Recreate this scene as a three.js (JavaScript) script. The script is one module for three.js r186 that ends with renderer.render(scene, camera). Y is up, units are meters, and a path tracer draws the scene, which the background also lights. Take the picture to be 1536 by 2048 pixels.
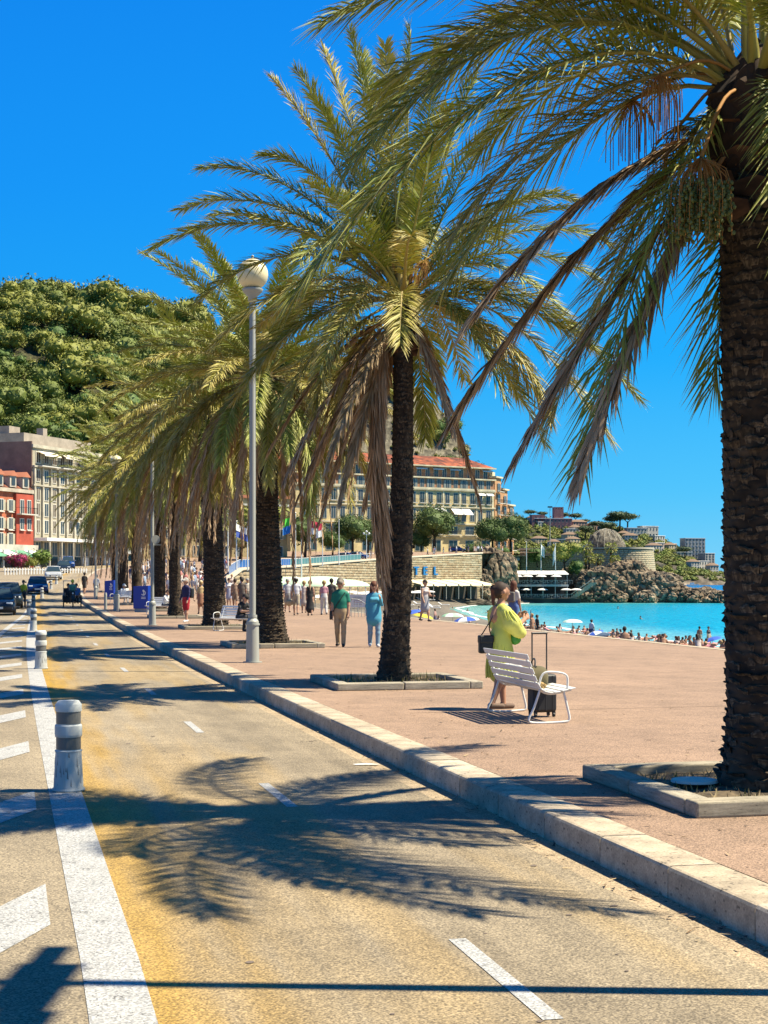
import * as THREE from 'three';
import { mergeGeometries } from 'three/addons/utils/BufferGeometryUtils.js';
import { RoundedBoxGeometry } from 'three/addons/geometries/RoundedBoxGeometry.js';
import { TextGeometry } from 'three/addons/geometries/TextGeometry.js';
import { FontLoader } from 'three/addons/loaders/FontLoader.js';

// ---------------------------------------------------------------- camera, sky, sun, exposure
const scene = new THREE.Scene();
const F = 3076, EYE = 2.0;
const camera = new THREE.PerspectiveCamera(2 * Math.atan(1024 / F) * 180 / Math.PI, 0.75, 0.1, 90000);
camera.position.set(0, EYE, 0);
camera.lookAt(0, EYE, -1);
camera.setViewOffset(1536, 2048, 0, -133, 1536, 2048);      // lens shift keeps the verticals upright
const renderer = new THREE.WebGLRenderer({ antialias: true });
renderer.toneMapping = THREE.LinearToneMapping;
renderer.toneMappingExposure = 2.2;
renderer.shadowMap.enabled = true;
{ // clear Mediterranean sky: pale at the horizon, deep blue above, the same all round
  const w = 256, h = 256, d = new Float32Array(w * h * 4);
  const stops = [[-90, .08, .30, .55], [0, .20, .62, .92], [3, .08, .52, .95], [8, .016, .385, .95], [14, .009, .295, .92], [21, .006, .225, .84], [45, .006, .10, .42], [90, .006, .065, .28]];
  for (let j = 0; j < h; j++) {
    const e = ((j + .5) / h - .5) * 180;
    let k = 0; while (k < stops.length - 2 && e > stops[k + 1][0]) k++;
    const a = stops[k], b = stops[k + 1], f = Math.min(1, Math.max(0, (e - a[0]) / (b[0] - a[0])));
    for (let i = 0; i < w; i++) { // clear air scatters a little more towards the sun's side
      const o = (j * w + i) * 4, az = ((i + .5) / w - .5) * 2 * Math.PI, er = e * Math.PI / 180, g = Math.cos(az) * Math.cos(er) * .552 + Math.sin(er) * .834;
      for (let c = 0; c < 3; c++) d[o + c] = (a[c + 1] + (b[c + 1] - a[c + 1]) * f) * (1 + g * [.5, .55, .22][c]) * .4545; d[o + 3] = 1; }
  }
  const t = new THREE.DataTexture(d, w, h, THREE.RGBAFormat, THREE.FloatType);
  t.mapping = THREE.EquirectangularReflectionMapping; t.magFilter = t.minFilter = THREE.LinearFilter; t.needsUpdate = true;
  scene.background = t; scene.environment = t;
}
const ELEV = 56.5 * Math.PI / 180;
const sun = new THREE.DirectionalLight(new THREE.Color().setRGB(1, .90, .69), 5);
sun.position.set(Math.cos(ELEV) * 200, Math.sin(ELEV) * 200, Math.cos(ELEV) * 10);
sun.castShadow = true; sun.shadow.mapSize.set(4096, 4096);
{ const c = sun.shadow.camera; c.left = -120; c.right = 120; c.top = 120; c.bottom = -120; c.near = 1; c.far = 600; }
scene.add(sun, sun.target);

// ---------------------------------------------------------------- helpers
const V = (x, y, z) => new THREE.Vector3(x, y, z);
function rng(seed) { let a = (seed * 2654435761) >>> 0; return () => { a = (a + 0x6D2B79F5) | 0; let t = Math.imul(a ^ (a >>> 15), 1 | a); t = (t + Math.imul(t ^ (t >>> 7), 61 | t)) ^ t; return ((t ^ (t >>> 14)) >>> 0) / 4294967296; }; }
const lerp = (a, b, t) => a + (b - a) * t, clamp = (x, a, b) => Math.min(b, Math.max(a, x)), sstep = (a, b, x) => { const t = clamp((x - a) / (b - a), 0, 1); return t * t * (3 - 2 * t); };
function table(rows, x) { if (x <= rows[0][0]) return rows[0][1]; for (let i = 1; i < rows.length; i++) if (x <= rows[i][0]) { const [a, p] = rows[i - 1], [b, q] = rows[i]; return p + (q - p) * (x - a) / (b - a); } return rows[rows.length - 1][1]; }
const hash2 = (x, y, s = 0) => { let h = Math.imul(x, 374761393) ^ Math.imul(y, 668265263) ^ Math.imul(s, 1274126177); h = Math.imul(h ^ (h >>> 13), 1274126177); return ((h ^ (h >>> 16)) >>> 0) / 4294967296; };
function vnoise(x, y, s = 0, per = 0) { const xi = Math.floor(x), yi = Math.floor(y), f = x - xi, g = y - yi, u = f * f * (3 - 2 * f), v = g * g * (3 - 2 * g); const m = per ? (k) => ((k % per) + per) % per : (k) => k; const a = hash2(m(xi), m(yi), s), b = hash2(m(xi + 1), m(yi), s), c = hash2(m(xi), m(yi + 1), s), d = hash2(m(xi + 1), m(yi + 1), s); return a + (b - a) * u + (c - a) * v + (a - b - c + d) * u * v; }
const fbm = (x, y, s = 0, o = 4) => { let a = 0, w = .5, n = 0; for (let i = 0; i < o; i++) { a += w * vnoise(x, y, s + i); n += w; x *= 2.03; y *= 2.03; w *= .5; } return a / n; };
function n3(x, y, z, s = 0) { return (vnoise(x, y + z * .37, s) + vnoise(y + 11.3, z + x * .29, s + 7) + vnoise(z + 5.1, x + y * .31, s + 13)) / 3; }
const taken = new Map();
function numbered(n) { const k = taken.get(n) ?? 0; taken.set(n, k + 1); return k ? n + '_' + String(k).padStart(3, '0') : n; }
function shadow(o) { o.traverse((m) => { if (m.isMesh) { m.castShadow = true; m.receiveShadow = true; } }); return o; }
function part(name, geo, mat, parent) { const m = new THREE.Mesh(geo, mat); m.name = name; m.castShadow = m.receiveShadow = true; parent.add(m); return m; }
function tag(o, label, category, group) { o.userData.label = label; o.userData.category = category; if (group) o.userData.group = group; return o; }
function thing(name, label, category, pos = [0, 0, 0], turn = 0, group) { const g = new THREE.Group(); g.name = numbered(name); g.position.set(...pos); g.rotation.y = turn; scene.add(g); return tag(g, label, category, group); }
function single(name, geo, mat, label, category, group) { const m = new THREE.Mesh(geo, mat); m.name = numbered(name); m.castShadow = m.receiveShadow = true; scene.add(m); return tag(m, label, category, group); }
function struct(name, geo, mat, parent = scene) { const m = new THREE.Mesh(geo, mat); m.name = parent === scene ? numbered(name) : name; m.castShadow = m.receiveShadow = true; if (parent === scene) m.userData.kind = 'structure'; parent.add(m); return m; }
function dup(o, pos, turn, label, group) { const c = o.clone(); c.name = numbered(o.name.replace(/_\d{3}$/, '')); c.userData = { ...o.userData }; if (label) c.userData.label = label; if (group) c.userData.group = group; c.position.set(...pos); if (turn !== undefined) c.rotation.y = turn; scene.add(c); return c; }
function geo(pos, idx, uv, col) { const g = new THREE.BufferGeometry(); g.setAttribute('position', new THREE.Float32BufferAttribute(pos, 3)); if (uv) g.setAttribute('uv', new THREE.Float32BufferAttribute(uv, 2)); if (col) g.setAttribute('color', new THREE.Float32BufferAttribute(col, 3)); if (idx) g.setIndex(idx); g.computeVertexNormals(); return g; }
function box(w, h, d, x = 0, y = 0, z = 0) { const g = new THREE.BoxGeometry(w, h, d), uv = g.attributes.uv, dims = [[d, h], [d, h], [w, d], [w, d], [w, h], [w, h]]; for (let i = 0; i < 24; i++) { const q = dims[i >> 2]; uv.setXY(i, uv.getX(i) * q[0], uv.getY(i) * q[1]); } return g.translate(x, y, z); }
const rbox = (w, h, d, r, x = 0, y = 0, z = 0, s = 2) => new RoundedBoxGeometry(w, h, d, s, r).translate(x, y, z);
const cyl = (r0, r1, h, x = 0, y = 0, z = 0, n = 12) => new THREE.CylinderGeometry(r1, r0, h, n).translate(x, y + h / 2, z);
function bar(a, b, r, n = 6, r2 = r) { const d = b.clone().sub(a), g = new THREE.CylinderGeometry(r2, r, d.length(), n); g.applyQuaternion(new THREE.Quaternion().setFromUnitVectors(V(0, 1, 0), d.clone().normalize())); const m = a.clone().add(b).multiplyScalar(.5); return g.translate(m.x, m.y, m.z); }
const tube = (pts, r, seg = 24, n = 6) => new THREE.TubeGeometry(new THREE.CatmullRomCurve3(pts, false, 'centripetal'), seg, r, n);
function merge(list) { const l = list.map((g) => { let q = g.index ? g.toNonIndexed() : g; for (const k of Object.keys(q.attributes)) if (!['position', 'normal', 'uv'].includes(k)) q.deleteAttribute(k); if (!q.attributes.uv) q.setAttribute('uv', new THREE.Float32BufferAttribute(new Float32Array(q.attributes.position.count * 2), 2)); return q; }); return mergeGeometries(l); }
// a point seen at (px, py) of the 1536 x 2048 picture and standing at a given depth in metres
const at = (px, py, Z) => V((px - 768) / F * Z, EYE + (1157 - py) / F * Z, -Z);
const atX = (px, Z) => (px - 768) / F * Z;

// ---------------------------------------------------------------- materials
const TONE = .82;   // all pigments a little below their measured values, to suit the exposure
function lin(r, g, b) { return new THREE.Color().setRGB(r * TONE, g * TONE, b * TONE); }
function mat(r, g, b, rough = .8, extra = {}) { return new THREE.MeshStandardMaterial({ color: lin(r, g, b), roughness: rough, side: THREE.DoubleSide, ...extra }); }
function dtex(size, fn, rep = 1, srgb = true) {
  const d = new Uint8Array(size * size * 4);
  for (let j = 0; j < size; j++) for (let i = 0; i < size; i++) { const c = fn(i / size, j / size, i, j), o = (j * size + i) * 4; if (Array.isArray(c)) { d[o] = clamp(c[0], 0, 1) * 255; d[o + 1] = clamp(c[1], 0, 1) * 255; d[o + 2] = clamp(c[2], 0, 1) * 255; } else d[o] = d[o + 1] = d[o + 2] = clamp(c, 0, 1) * 255; d[o + 3] = 255; }
  const t = new THREE.DataTexture(d, size, size); t.wrapS = t.wrapT = THREE.RepeatWrapping; t.magFilter = THREE.LinearFilter; t.minFilter = THREE.LinearMipmapLinearFilter; t.generateMipmaps = true; t.repeat.set(rep, rep); if (srgb) t.colorSpace = THREE.SRGBColorSpace; t.needsUpdate = true; return t;
}
const tn = (u, v, n, s) => vnoise(u * n, v * n, s, n);                       // tiling noise
const tfb = (u, v, n, s) => tn(u, v, n, s) * .5 + tn(u, v, n * 2, s + 1) * .3 + tn(u, v, n * 4, s + 2) * .2;
// fine aggregate: pale and dark grains, softened by coarser patches (grey multiplier)
const grainMap = dtex(1024, (u, v, i, j) => { const g = hash2(i >> 1, j >> 1, 3), g2 = tn(u, v, 256, 5), p = tfb(u, v, 6, 9); let k = .82 + (g2 - .5) * .46 + (p - .5) * .16; if (g > .95) k += .12; if (g < .07) k -= .22; return k; }, .5);
const grainBump = dtex(512, (u, v) => .5 + (tn(u, v, 128, 21) - .5) * .8, .5, false);
const plasterMap = dtex(512, (u, v) => .88 + (tfb(u, v, 8, 31) - .5) * .22 + (tn(u, v, 128, 37) - .5) * .08, .12);
const stoneMap = dtex(512, (u, v, i, j) => { let k = .86 + (tfb(u, v, 8, 41) - .5) * .30 + (tn(u, v, 128, 47) - .5) * .16; const s = tn(u, v * .999, 40, 49); if (s > .86) k -= .22; if (hash2(i, j, 50) > .985) k -= .2; return k; }, .9);
const paintMap = dtex(1024, (u, v, i, j) => { let k = .88 + (tfb(u, v, 10, 61) - .5) * .14 + (tn(u, v, 200, 63) - .5) * .40; if (tn(u, v, 170, 65) > .9) k -= .34; if (tfb(u, v, 22, 67) > .73) k -= .16; return k; }, .6);
const rockMap = dtex(512, (u, v) => { const a = tfb(u, v, 6, 71), b = tfb(u, v, 24, 73); return .62 + (a - .5) * .5 + (b - .5) * .55; }, .12);
const M = {
  asphalt: new THREE.MeshStandardMaterial({ map: grainMap, bumpMap: grainBump, bumpScale: .007, roughness: .92, color: lin(1, 1, 1), vertexColors: true, side: THREE.DoubleSide }),
  promenade: new THREE.MeshStandardMaterial({ map: grainMap, bumpMap: grainBump, bumpScale: .003, roughness: .95, color: lin(1, 1, 1), vertexColors: true, side: THREE.DoubleSide }),
  paint: mat(.56, .555, .53, .8, { map: paintMap, bumpMap: grainBump, bumpScale: .007 }),
  kerb: [mat(.71, .58, .41, .85, { map: stoneMap }), mat(.77, .65, .48, .85, { map: stoneMap }), mat(.65, .53, .37, .85, { map: stoneMap })],
  planter: [mat(.52, .45, .32, .9, { map: stoneMap }), mat(.58, .51, .38, .9, { map: stoneMap })],
  soil: mat(.40, .29, .16, 1, { map: rockMap }),
  gutter: mat(.60, .46, .29, .9, { map: grainMap }),
  white: mat(.78, .78, .75, .5), offwhite: mat(.66, .63, .54, .6), grey: mat(.35, .36, .35, .5), dark: mat(.02, .02, .022, .6), black: mat(.008, .008, .009, .5), steel: mat(.5, .5, .49, .35, { metalness: .8 }), lampGrey: mat(.38, .385, .34, .5),
  glass: mat(.03, .05, .06, .08), glassBlue: mat(.045, .06, .065, .3), cream: mat(.62, .52, .30, .85, { map: plasterMap }), canvas: mat(.80, .74, .60, .9), whiteCloth: mat(.82, .81, .77, .9),
  blue: mat(.005, .03, .33, .35), leafBase: [mat(.25, .17, .095, .95, { map: rockMap }), mat(.17, .115, .06, .95, { map: rockMap }), mat(.33, .24, .145, .95, { map: rockMap })], bark: mat(.15, .10, .057, 1, { map: rockMap }),
  frond: new THREE.MeshPhysicalMaterial({ color: lin(1, 1, 1), vertexColors: true, roughness: .62, transmission: .2, thickness: 0, side: THREE.DoubleSide }),
  deadFrond: new THREE.MeshStandardMaterial({ color: lin(1, 1, 1), vertexColors: true, roughness: .75, side: THREE.DoubleSide }),
  skin: new THREE.MeshStandardMaterial({ color: lin(1, 1, 1), vertexColors: true, roughness: .75, side: THREE.DoubleSide }),
};
// ---------------------------------------------------------------- the street: t metres along the kerb, u metres from its face (sea side positive)
const OX = 1.975, OZ = 8.84, DX = -.2267, DZ = .9740;
const bow = (t) => -.27 * Math.sin(Math.PI * clamp(t / 78, 0, 1)) + (t > 100 ? .0006 * (t - 100) ** 2 : 0);
const rise = (t) => table([[0, 0], [72, 0], [90, .08], [105, .26], [125, .68], [140, 1.10], [161, 1.88], [191, 3.0], [238, 3.8], [276, 5.0], [308, 6.2], [330, 7.6], [361, 8.4], [420, 9.5]], t);
const S0 = (t, u, y = 0) => V(OX + DX * t + DZ * u, y, -(OZ + DZ * t - DX * u));
const S = (t, u, y = 0) => { const p = S0(t, u + bow(t), y); p.y += rise(t); return p; };
const tOf = (x, Z) => (x - OX) * DX + (Z - OZ) * DZ;                          // metres along the street of a place
const TURN = Math.atan2(-DX, DZ);                                            // rotation that lines +z-facing things up with the street
const edgeU = (t) => table([[-60, 13.4], [62, 13.4], [90.7, 12.8], [121, 13.3], [161, 18], [191, 23.4], [238.5, 39.4], [275.8, 55.6], [307.6, 73], [329.7, 97.3], [347.5, 109], [361, 125]], t);
// strip between two offset functions along t
function strip(ts, us, P, uvs = 1, color) {
  const pos = [], uv = [], idx = [], col = [], n = us.length;
  ts.forEach((t, i) => us.forEach((uf, j) => { const u = typeof uf === 'function' ? uf(t) : uf, p = P(t, u, j); pos.push(p.x, p.y, p.z); uv.push(u * uvs, t * uvs); if (color) col.push(...color(t, u)); if (i && j) { const a = i * n + j; idx.push(a - n - 1, a - n, a - 1, a - 1, a - n, a); } }));
  return geo(pos, idx, uv, color ? col : null);
}
const range = (a, b, s) => { const r = []; for (let x = a; x < b - 1e-6; x += s) r.push(x); r.push(b); return r; };
// ---------------------------------------------------------------- setting: road, promenade, kerb, beach, sea
const tsNear = [...range(-40, -4, 4), ...range(-3, 40, .2), ...range(40.5, 80, .5), ...range(84, 360, 4)];
{
  const asphaltCol = (t, u) => { // worn asphalt: tan, with patches and wheel-worn streaks along the lane
    const p = fbm(u * .8 + 40, t * .25, 3), q = fbm(u * 6, t * .35, 11); const k = .82 + (p - .5) * .46 + (q - .5) * .26 + (fbm(u * 15, t * .12, 71) - .5) * .22 - .10 * sstep(.62, .7, fbm(u * .9 + 3, t * .5, 19));
    return [.54 * k, .435 * k, .285 * k];
  };
  const cyc = (t, u) => { // ochre lane paint, rubbed off towards the middle of the lane in streaks
    const a = asphaltCol(t, u), d = u + 3.35;
    const wear = fbm(u * 9, t * .5, 23) * .55 + fbm(u * 2.2 + 9, t * .22, 29) * .45;
    const w = d < -.01 ? 0 : (1 - sstep(.02, .85, d + (wear - .5) * 1.5)) * sstep(.2, .55, wear + .12) * .9 + .3 * sstep(.54, .72, fbm(u * 1.6, t * .12, 33)) * (u < -.4 ? 1 : 0);
    const k = .85 + (wear - .5) * .5; return [lerp(a[0], .70 * k, w), lerp(a[1], .43 * k, w), lerp(a[2], .085 * k, w)];
  };
  const usC = range(-3.7, -.27, .07);
  struct('cycle_lane', strip(tsNear, usC, (t, u) => S(t, u, 0), 1, cyc), M.asphalt);
  struct('road', strip(tsNear, [-34, -20, -14, -12, -10, -8, -6, -5, -4.5, -4, -3.7], (t, u) => S(t, u, 0), 1, asphaltCol), M.asphalt);
  struct('gutter', strip(tsNear, [-.27, 0.02], (t, u) => S(t, u, -.004), 1), M.gutter);
  const promCol = (t, u) => { const p = fbm(u * .35 + 7, t * .35, 51), q = fbm(u * 2.5, t * 2.5, 57), k = .86 + (p - .5) * .30 + (q - .5) * .16; return [.565 * k, .375 * k, .25 * k]; };
  const prom = struct('promenade', strip(tsNear, [...range(.352, 4, .3).map((x) => x), ...[.35, .45, .55, .65, .75, .85, .95, 1].map((f) => (t) => lerp(.352, edgeU(t) - bow(t), f))], (t, u) => S(t, u, .197), 1, promCol), M.promenade);
  // expansion joint running across the promenade between the planters
  for (const [t0, u0, t1, u1] of [[5.6, 2.4, 5.2, 13.3], [19.6, 2.6, 19.2, 13.3], [11.8, 1.2, 12, 13.2], [34.4, 2.6, 34, 13.3]]) {
    const a = S(t0, u0, .2015), b = S(t1, u1, .2015), d = b.clone().sub(a).normalize().multiplyScalar(.009), n = V(-d.z, 0, d.x);
    struct('joint', geo([a.x - n.x, a.y, a.z - n.z, a.x + n.x, a.y, a.z + n.z, b.x - n.x, b.y, b.z - n.z, b.x + n.x, b.y, b.z + n.z], [0, 1, 2, 2, 1, 3]), M.bark, prom);
  }
  // kerb of pale stones, each one its own piece with chamfered edge
  const kerb = new THREE.Group(); kerb.name = 'kerb'; kerb.userData.kind = 'structure'; scene.add(kerb);
  const r = rng(5);
  const stone = (t0, t1, k) => {
    const j = () => (r() - .5) * .008, top = .2 + j(), pr = [[j() * .6, -.08], [j() * .6, top - .022], [.012, top - .006], [.03, top], [.345, top], [.345, -.08]];
    const pos = [], uv = [], idx = []; let c = 0; const segs = t1 - t0 > 3 ? 6 : 1;
    for (let s = 0; s < segs; s++) { const ta = lerp(t0, t1, s / segs), tb = lerp(t0, t1, (s + 1) / segs);
      for (let i = 0; i < pr.length - 1; i++) { const [u0, y0] = pr[i], [u1, y1] = pr[i + 1]; for (const [t, u, y] of [[ta, u0, y0], [ta, u1, y1], [tb, u0, y0], [tb, u1, y1]]) { const p = S(t, u, y); pos.push(p.x, p.y, p.z); uv.push(t + k * 1.37, u + y); } idx.push(c, c + 1, c + 2, c + 2, c + 1, c + 3); c += 4; } }
    for (const t of [t0, t1]) { pr.forEach(([u, y]) => { const p = S(t, u, y); pos.push(p.x, p.y, p.z); uv.push(u + k, y); }); for (let i = 1; i < pr.length - 1; i++) idx.push(c, c + i, c + i + 1); c += pr.length; }
    part('kerb_stone', geo(pos, idx, uv), M.kerb[Math.floor(r() * 3)], kerb);
  };
  let t = -6.13, k = 0; while (t < 58) { const L = 1.16 + (r() - .5) * .05; stone(t + .006, t + L - .006, k++); t += L; }
  while (t < 240) { stone(t + .006, t + 8 - .006, k++); t += 8; }
  for (let b = -38.13; b < -6.2; b += 8) stone(b + .006, Math.min(b + 8, -6.13) - .006, k++);
  // joints filled with dark mortar just behind the faces
  struct('kerb_mortar', strip(tsNear.filter((x) => x < 240), [0, 1, 2, 3], (t2, u2, j) => S(t2, [.022, .022, .33, .33][j], [-.08, .182, .182, -.08][j]), 1), M.bark, kerb);
}
// painted markings, sheets 4 mm above the asphalt
function marking(name, q, y = .004) { const pts = q.map(([t, u]) => S(t, u, y)), pos = []; pts.forEach((p) => pos.push(p.x, p.y, p.z)); return struct(name, geo(pos, [0, 1, 2, 0, 2, 3], q.flatMap(([t, u]) => [u, t])), M.paint); }
{
  struct('edge_line', strip(range(-20, 200, 1), [-3.65, -3.35], (t, u) => S(t, u, .004), 1), M.paint);
  for (let k = -2; k < 14; k++) { const t0 = -1.55 + 6.67 * k; marking('lane_dash', [[t0, -1.65], [t0, -1.55], [t0 + 1.6, -1.55], [t0 + 1.6, -1.65]]); }
  const hatchU = (t) => table([[-10, -5.6], [0, -5.5], [42, -4.7], [73, -4.1], [90, -3.8]], t);
  for (let k = -2; k < 17; k++) { const t0 = .92 + 4.55 * k, ul = hatchU(t0 - 1.5) + .2, du = -3.78 - ul; marking('hatch_stripe', [[t0, -3.78], [t0 + 1.22, -3.78], [t0 + 1.22 - du * 2.3, ul], [t0 - du * 2.3, ul]]); }
  struct('hatch_line', strip(range(-20, 88, 2), [(t) => hatchU(t) - .1, (t) => hatchU(t) + .1], (t, u) => S(t, u, .004), 1), M.paint);
  for (const [t0, u0, u1] of [[76, -3.2, -2.5], [76, -2.2, -1.5], [76, -1.2, -.6]]) marking('crossing_bar', [[t0, u0], [t0, u1], [t0 + 1.2, u1], [t0 + 1.2, u0]]);
}
// sea wall and raised quay edge, built from the promenade edge down to the beach
const wallBase = (t) => table([[-60, -.5], [62, -.5], [90, -1.0], [121, -1.6], [161, -2.0], [361, -2.4]], t);
const E = (t, y) => { const p = S0(t, edgeU(t), y); return p; };
{
  const ts = [...range(-40, 120, 5), ...range(124, 361, 4)];
  struct('promenade_edge', strip(ts.filter((t) => t <= 120), [0, 1, 2, 3], (t, u, j) => { const p = S0(t, edgeU(t) + [-.30, 0, .02, .02][j], 0); p.y = j < 2 ? rise(t) + .2 + .006 : (j === 2 ? rise(t) + .19 : wallBase(t) - .6); return p; }, 1), M.kerb[0]);
}
// beach of pale shingle, from the foot of the wall to the water, and on under it
const SEA = -4;
const shoreX = (Z) => table([[-40, 69], [0, 60], [60, 46], [100, 36.5], [140, 28], [200, 17.5], [250, 14], [310, 13.5], [338, 18], [352, 24], [372, 34], [392, 60]], Z);
{
  const m = new THREE.MeshStandardMaterial({ map: rockMap, roughness: 1, color: lin(1, 1, 1), vertexColors: true, side: THREE.DoubleSide });
  const ts = [...range(-40, 120, 4), ...range(124, 372, 4)];
  struct('beach', strip(ts, [0, .15, .35, .6, .85, 1, 1.6], (t, f) => {
    const a = S0(Math.min(t, 361), edgeU(Math.min(t, 361)), 0); const Z = -a.z, sx = Math.max(shoreX(Z), a.x + 3), x = lerp(a.x, sx, f), b = wallBase(t);
    const y = f <= 1 ? lerp(b, SEA - .05, Math.pow(f, 1.15)) : SEA - 3; return V(x, y + (f > 0 && f < 1 ? (fbm(x * .3, Z * .1, 5) - .5) * .5 : 0), a.z - (t > 361 ? (t - 361) : 0));
  }, 6, (t, f) => { const k = .8 + fbm(f * 9, t * .3, 77) * .4; return [.50 * k, .43 * k, .33 * k]; }), m);
}
const edgeTAt = (Z) => { let lo = -40, hi = 361; for (let i = 0; i < 30; i++) { const m = (lo + hi) / 2; if (-S0(m, edgeU(m)).z < Z) lo = m; else hi = m; } return lo; };
const beachY = (x, Z) => { const t = edgeTAt(Z), a = S0(t, edgeU(t)), f = clamp((x - a.x) / (Math.max(shoreX(Z), a.x + 3) - a.x), 0, 1); return lerp(wallBase(t), SEA - .05, Math.pow(f, 1.15)); };
{ // the sea: turquoise over the pale shingle shelf, bluer where it is deep
  const wave = dtex(512, (u, v) => tn(u, v * 1, 24, 81) * .5 + tn(u, v, 50, 83) * .3 + tn(u, v, 100, 85) * .2, 1, false);
  const m = new THREE.MeshPhysicalMaterial({ roughness: .22, color: lin(1, 1, 1), vertexColors: true, bumpMap: wave, bumpScale: .7, side: THREE.DoubleSide });
  const zs = [-60, 0, 40, 70, 100, 120, 140, 160, 180, 200, 220, 240, 260, 280, 300, 330, 360, 390, 420, 470, 550, 700, 1000, 1600, 3000, 6000, 15000, 40000];
  const xs = [-40, 0, 10, 14, 18, 22, 26, 30, 35, 40, 46, 52, 60, 70, 85, 100, 130, 170, 250, 400, 700, 1200, 2500, 6000, 20000];
  const pos = [], uv = [], col = [], idx = [];
  zs.forEach((Z, i) => xs.forEach((x0, j) => {
    const x = x0, d = x - shoreX(Z) + (Z > 400 ? (Z - 400) * .5 : 0);
    pos.push(x, SEA, -Z); uv.push(x / 30, Z / 45);
    const a = sstep(2, 18, d), b = sstep(60, 240, d + (Z > 420 ? 200 : 0)), n = fbm(x * .08, Z * .02, 91);
    const c0 = [.20, .50, .47], c1 = [.004, .32, .43], c2 = [.003, .125, .31];
    for (let c = 0; c < 3; c++) col.push(lerp(lerp(c0[c], c1[c], a), c2[c], b) * (.9 + .2 * n));
    if (i && j) { const n1 = xs.length, q = i * n1 + j; idx.push(q - n1 - 1, q - 1, q - n1, q - n1, q - 1, q); }
  }));
  struct('sea', geo(pos, idx, uv, col), m);
  // breaking wave line along the shore
  const foam = mat(.8, .84, .84, .8), r = rng(17), ts = range(30, 372, 2);
  struct('surf', strip(ts, [0, .5, 1], (t, f, j) => { const w = .25 + 1.5 * fbm(t * .08, 3, 7) ** 2; return V(shoreX(t) + 1.5 * fbm(t * .15, 9, 8) + j * w * .5, SEA + [.01, .09, .01][j], -t); }, 1), foam);
}
// inland ground under the buildings and behind the quay
struct('ground', geo([-900, -.3, 60, -26, -.3, 60, -26, -.3, -40, -60, -.3, -190, -140, 2.5, -260, -60, 6, -345, 45, 8, -400, 45, 8, -520, -900, 8, -520].map((v) => v), [0, 1, 2, 0, 2, 3, 0, 3, 4, 0, 4, 8, 4, 5, 8, 5, 6, 7, 5, 7, 8], Array(18).fill(0)), mat(.36, .30, .22, .95));

{ // fallen leaflets, twigs and husks on the promenade and in the gutter
  const r = rng(141), pos = [], idx = [], col = []; let c = 0;
  for (let i = 0; i < 900; i++) { const g = r() < .45, t = -4 + r() * r() * 50, u = g ? -.02 - r() * r() * .35 : .45 + r() * r() * 8, y = g ? .006 : .203, p = S(t, u, y), a = r() * 6.28, L = .02 + r() * r() * .16, w = .004 + r() * .012, dx = Math.cos(a), dz = Math.sin(a); pos.push(p.x - dz * w, p.y, p.z + dx * w, p.x + dz * w, p.y + .004, p.z - dx * w, p.x + dx * L, p.y + r() * .015, p.z + dz * L); const k = r(), b = k < .5 ? [.16, .10, .05] : k < .8 ? [.42, .31, .17] : [.05, .04, .03]; col.push(...b, ...b, ...b); idx.push(c, c + 1, c + 2); c += 3; }
  const m = struct('leaf_litter', geo(pos, idx, null, col), new THREE.MeshStandardMaterial({ color: lin(1, 1, 1), vertexColors: true, roughness: 1, side: THREE.DoubleSide })); m.userData = { kind: 'stuff', label: 'fallen palm leaflets and twigs scattered on the paving', category: 'litter' };
}

{ // flattened gum spots and drips, each a thin dark disc on the paving
  const r = rng(188), list = []; for (let i = 0; i < 420; i++) { const lane = r() < .3, t = -4 + r() * 42, u = lane ? -3.2 + r() * 2.9 : .5 + r() * 11, p = S(t, u, lane ? .004 : .2012), R = .008 + r() * r() * .03, g = new THREE.CircleGeometry(R, 7).rotateX(-Math.PI / 2).scale(1, 1, .7 + r() * .6).rotateY(r() * 6); list.push(g.translate(p.x, p.y, p.z)); }
  const m = struct('gum_spots', merge(list), mat(.17, .13, .10, .9)); m.userData = { kind: 'stuff', label: 'dark gum spots trodden into the paving', category: 'stains' };
}
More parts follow.
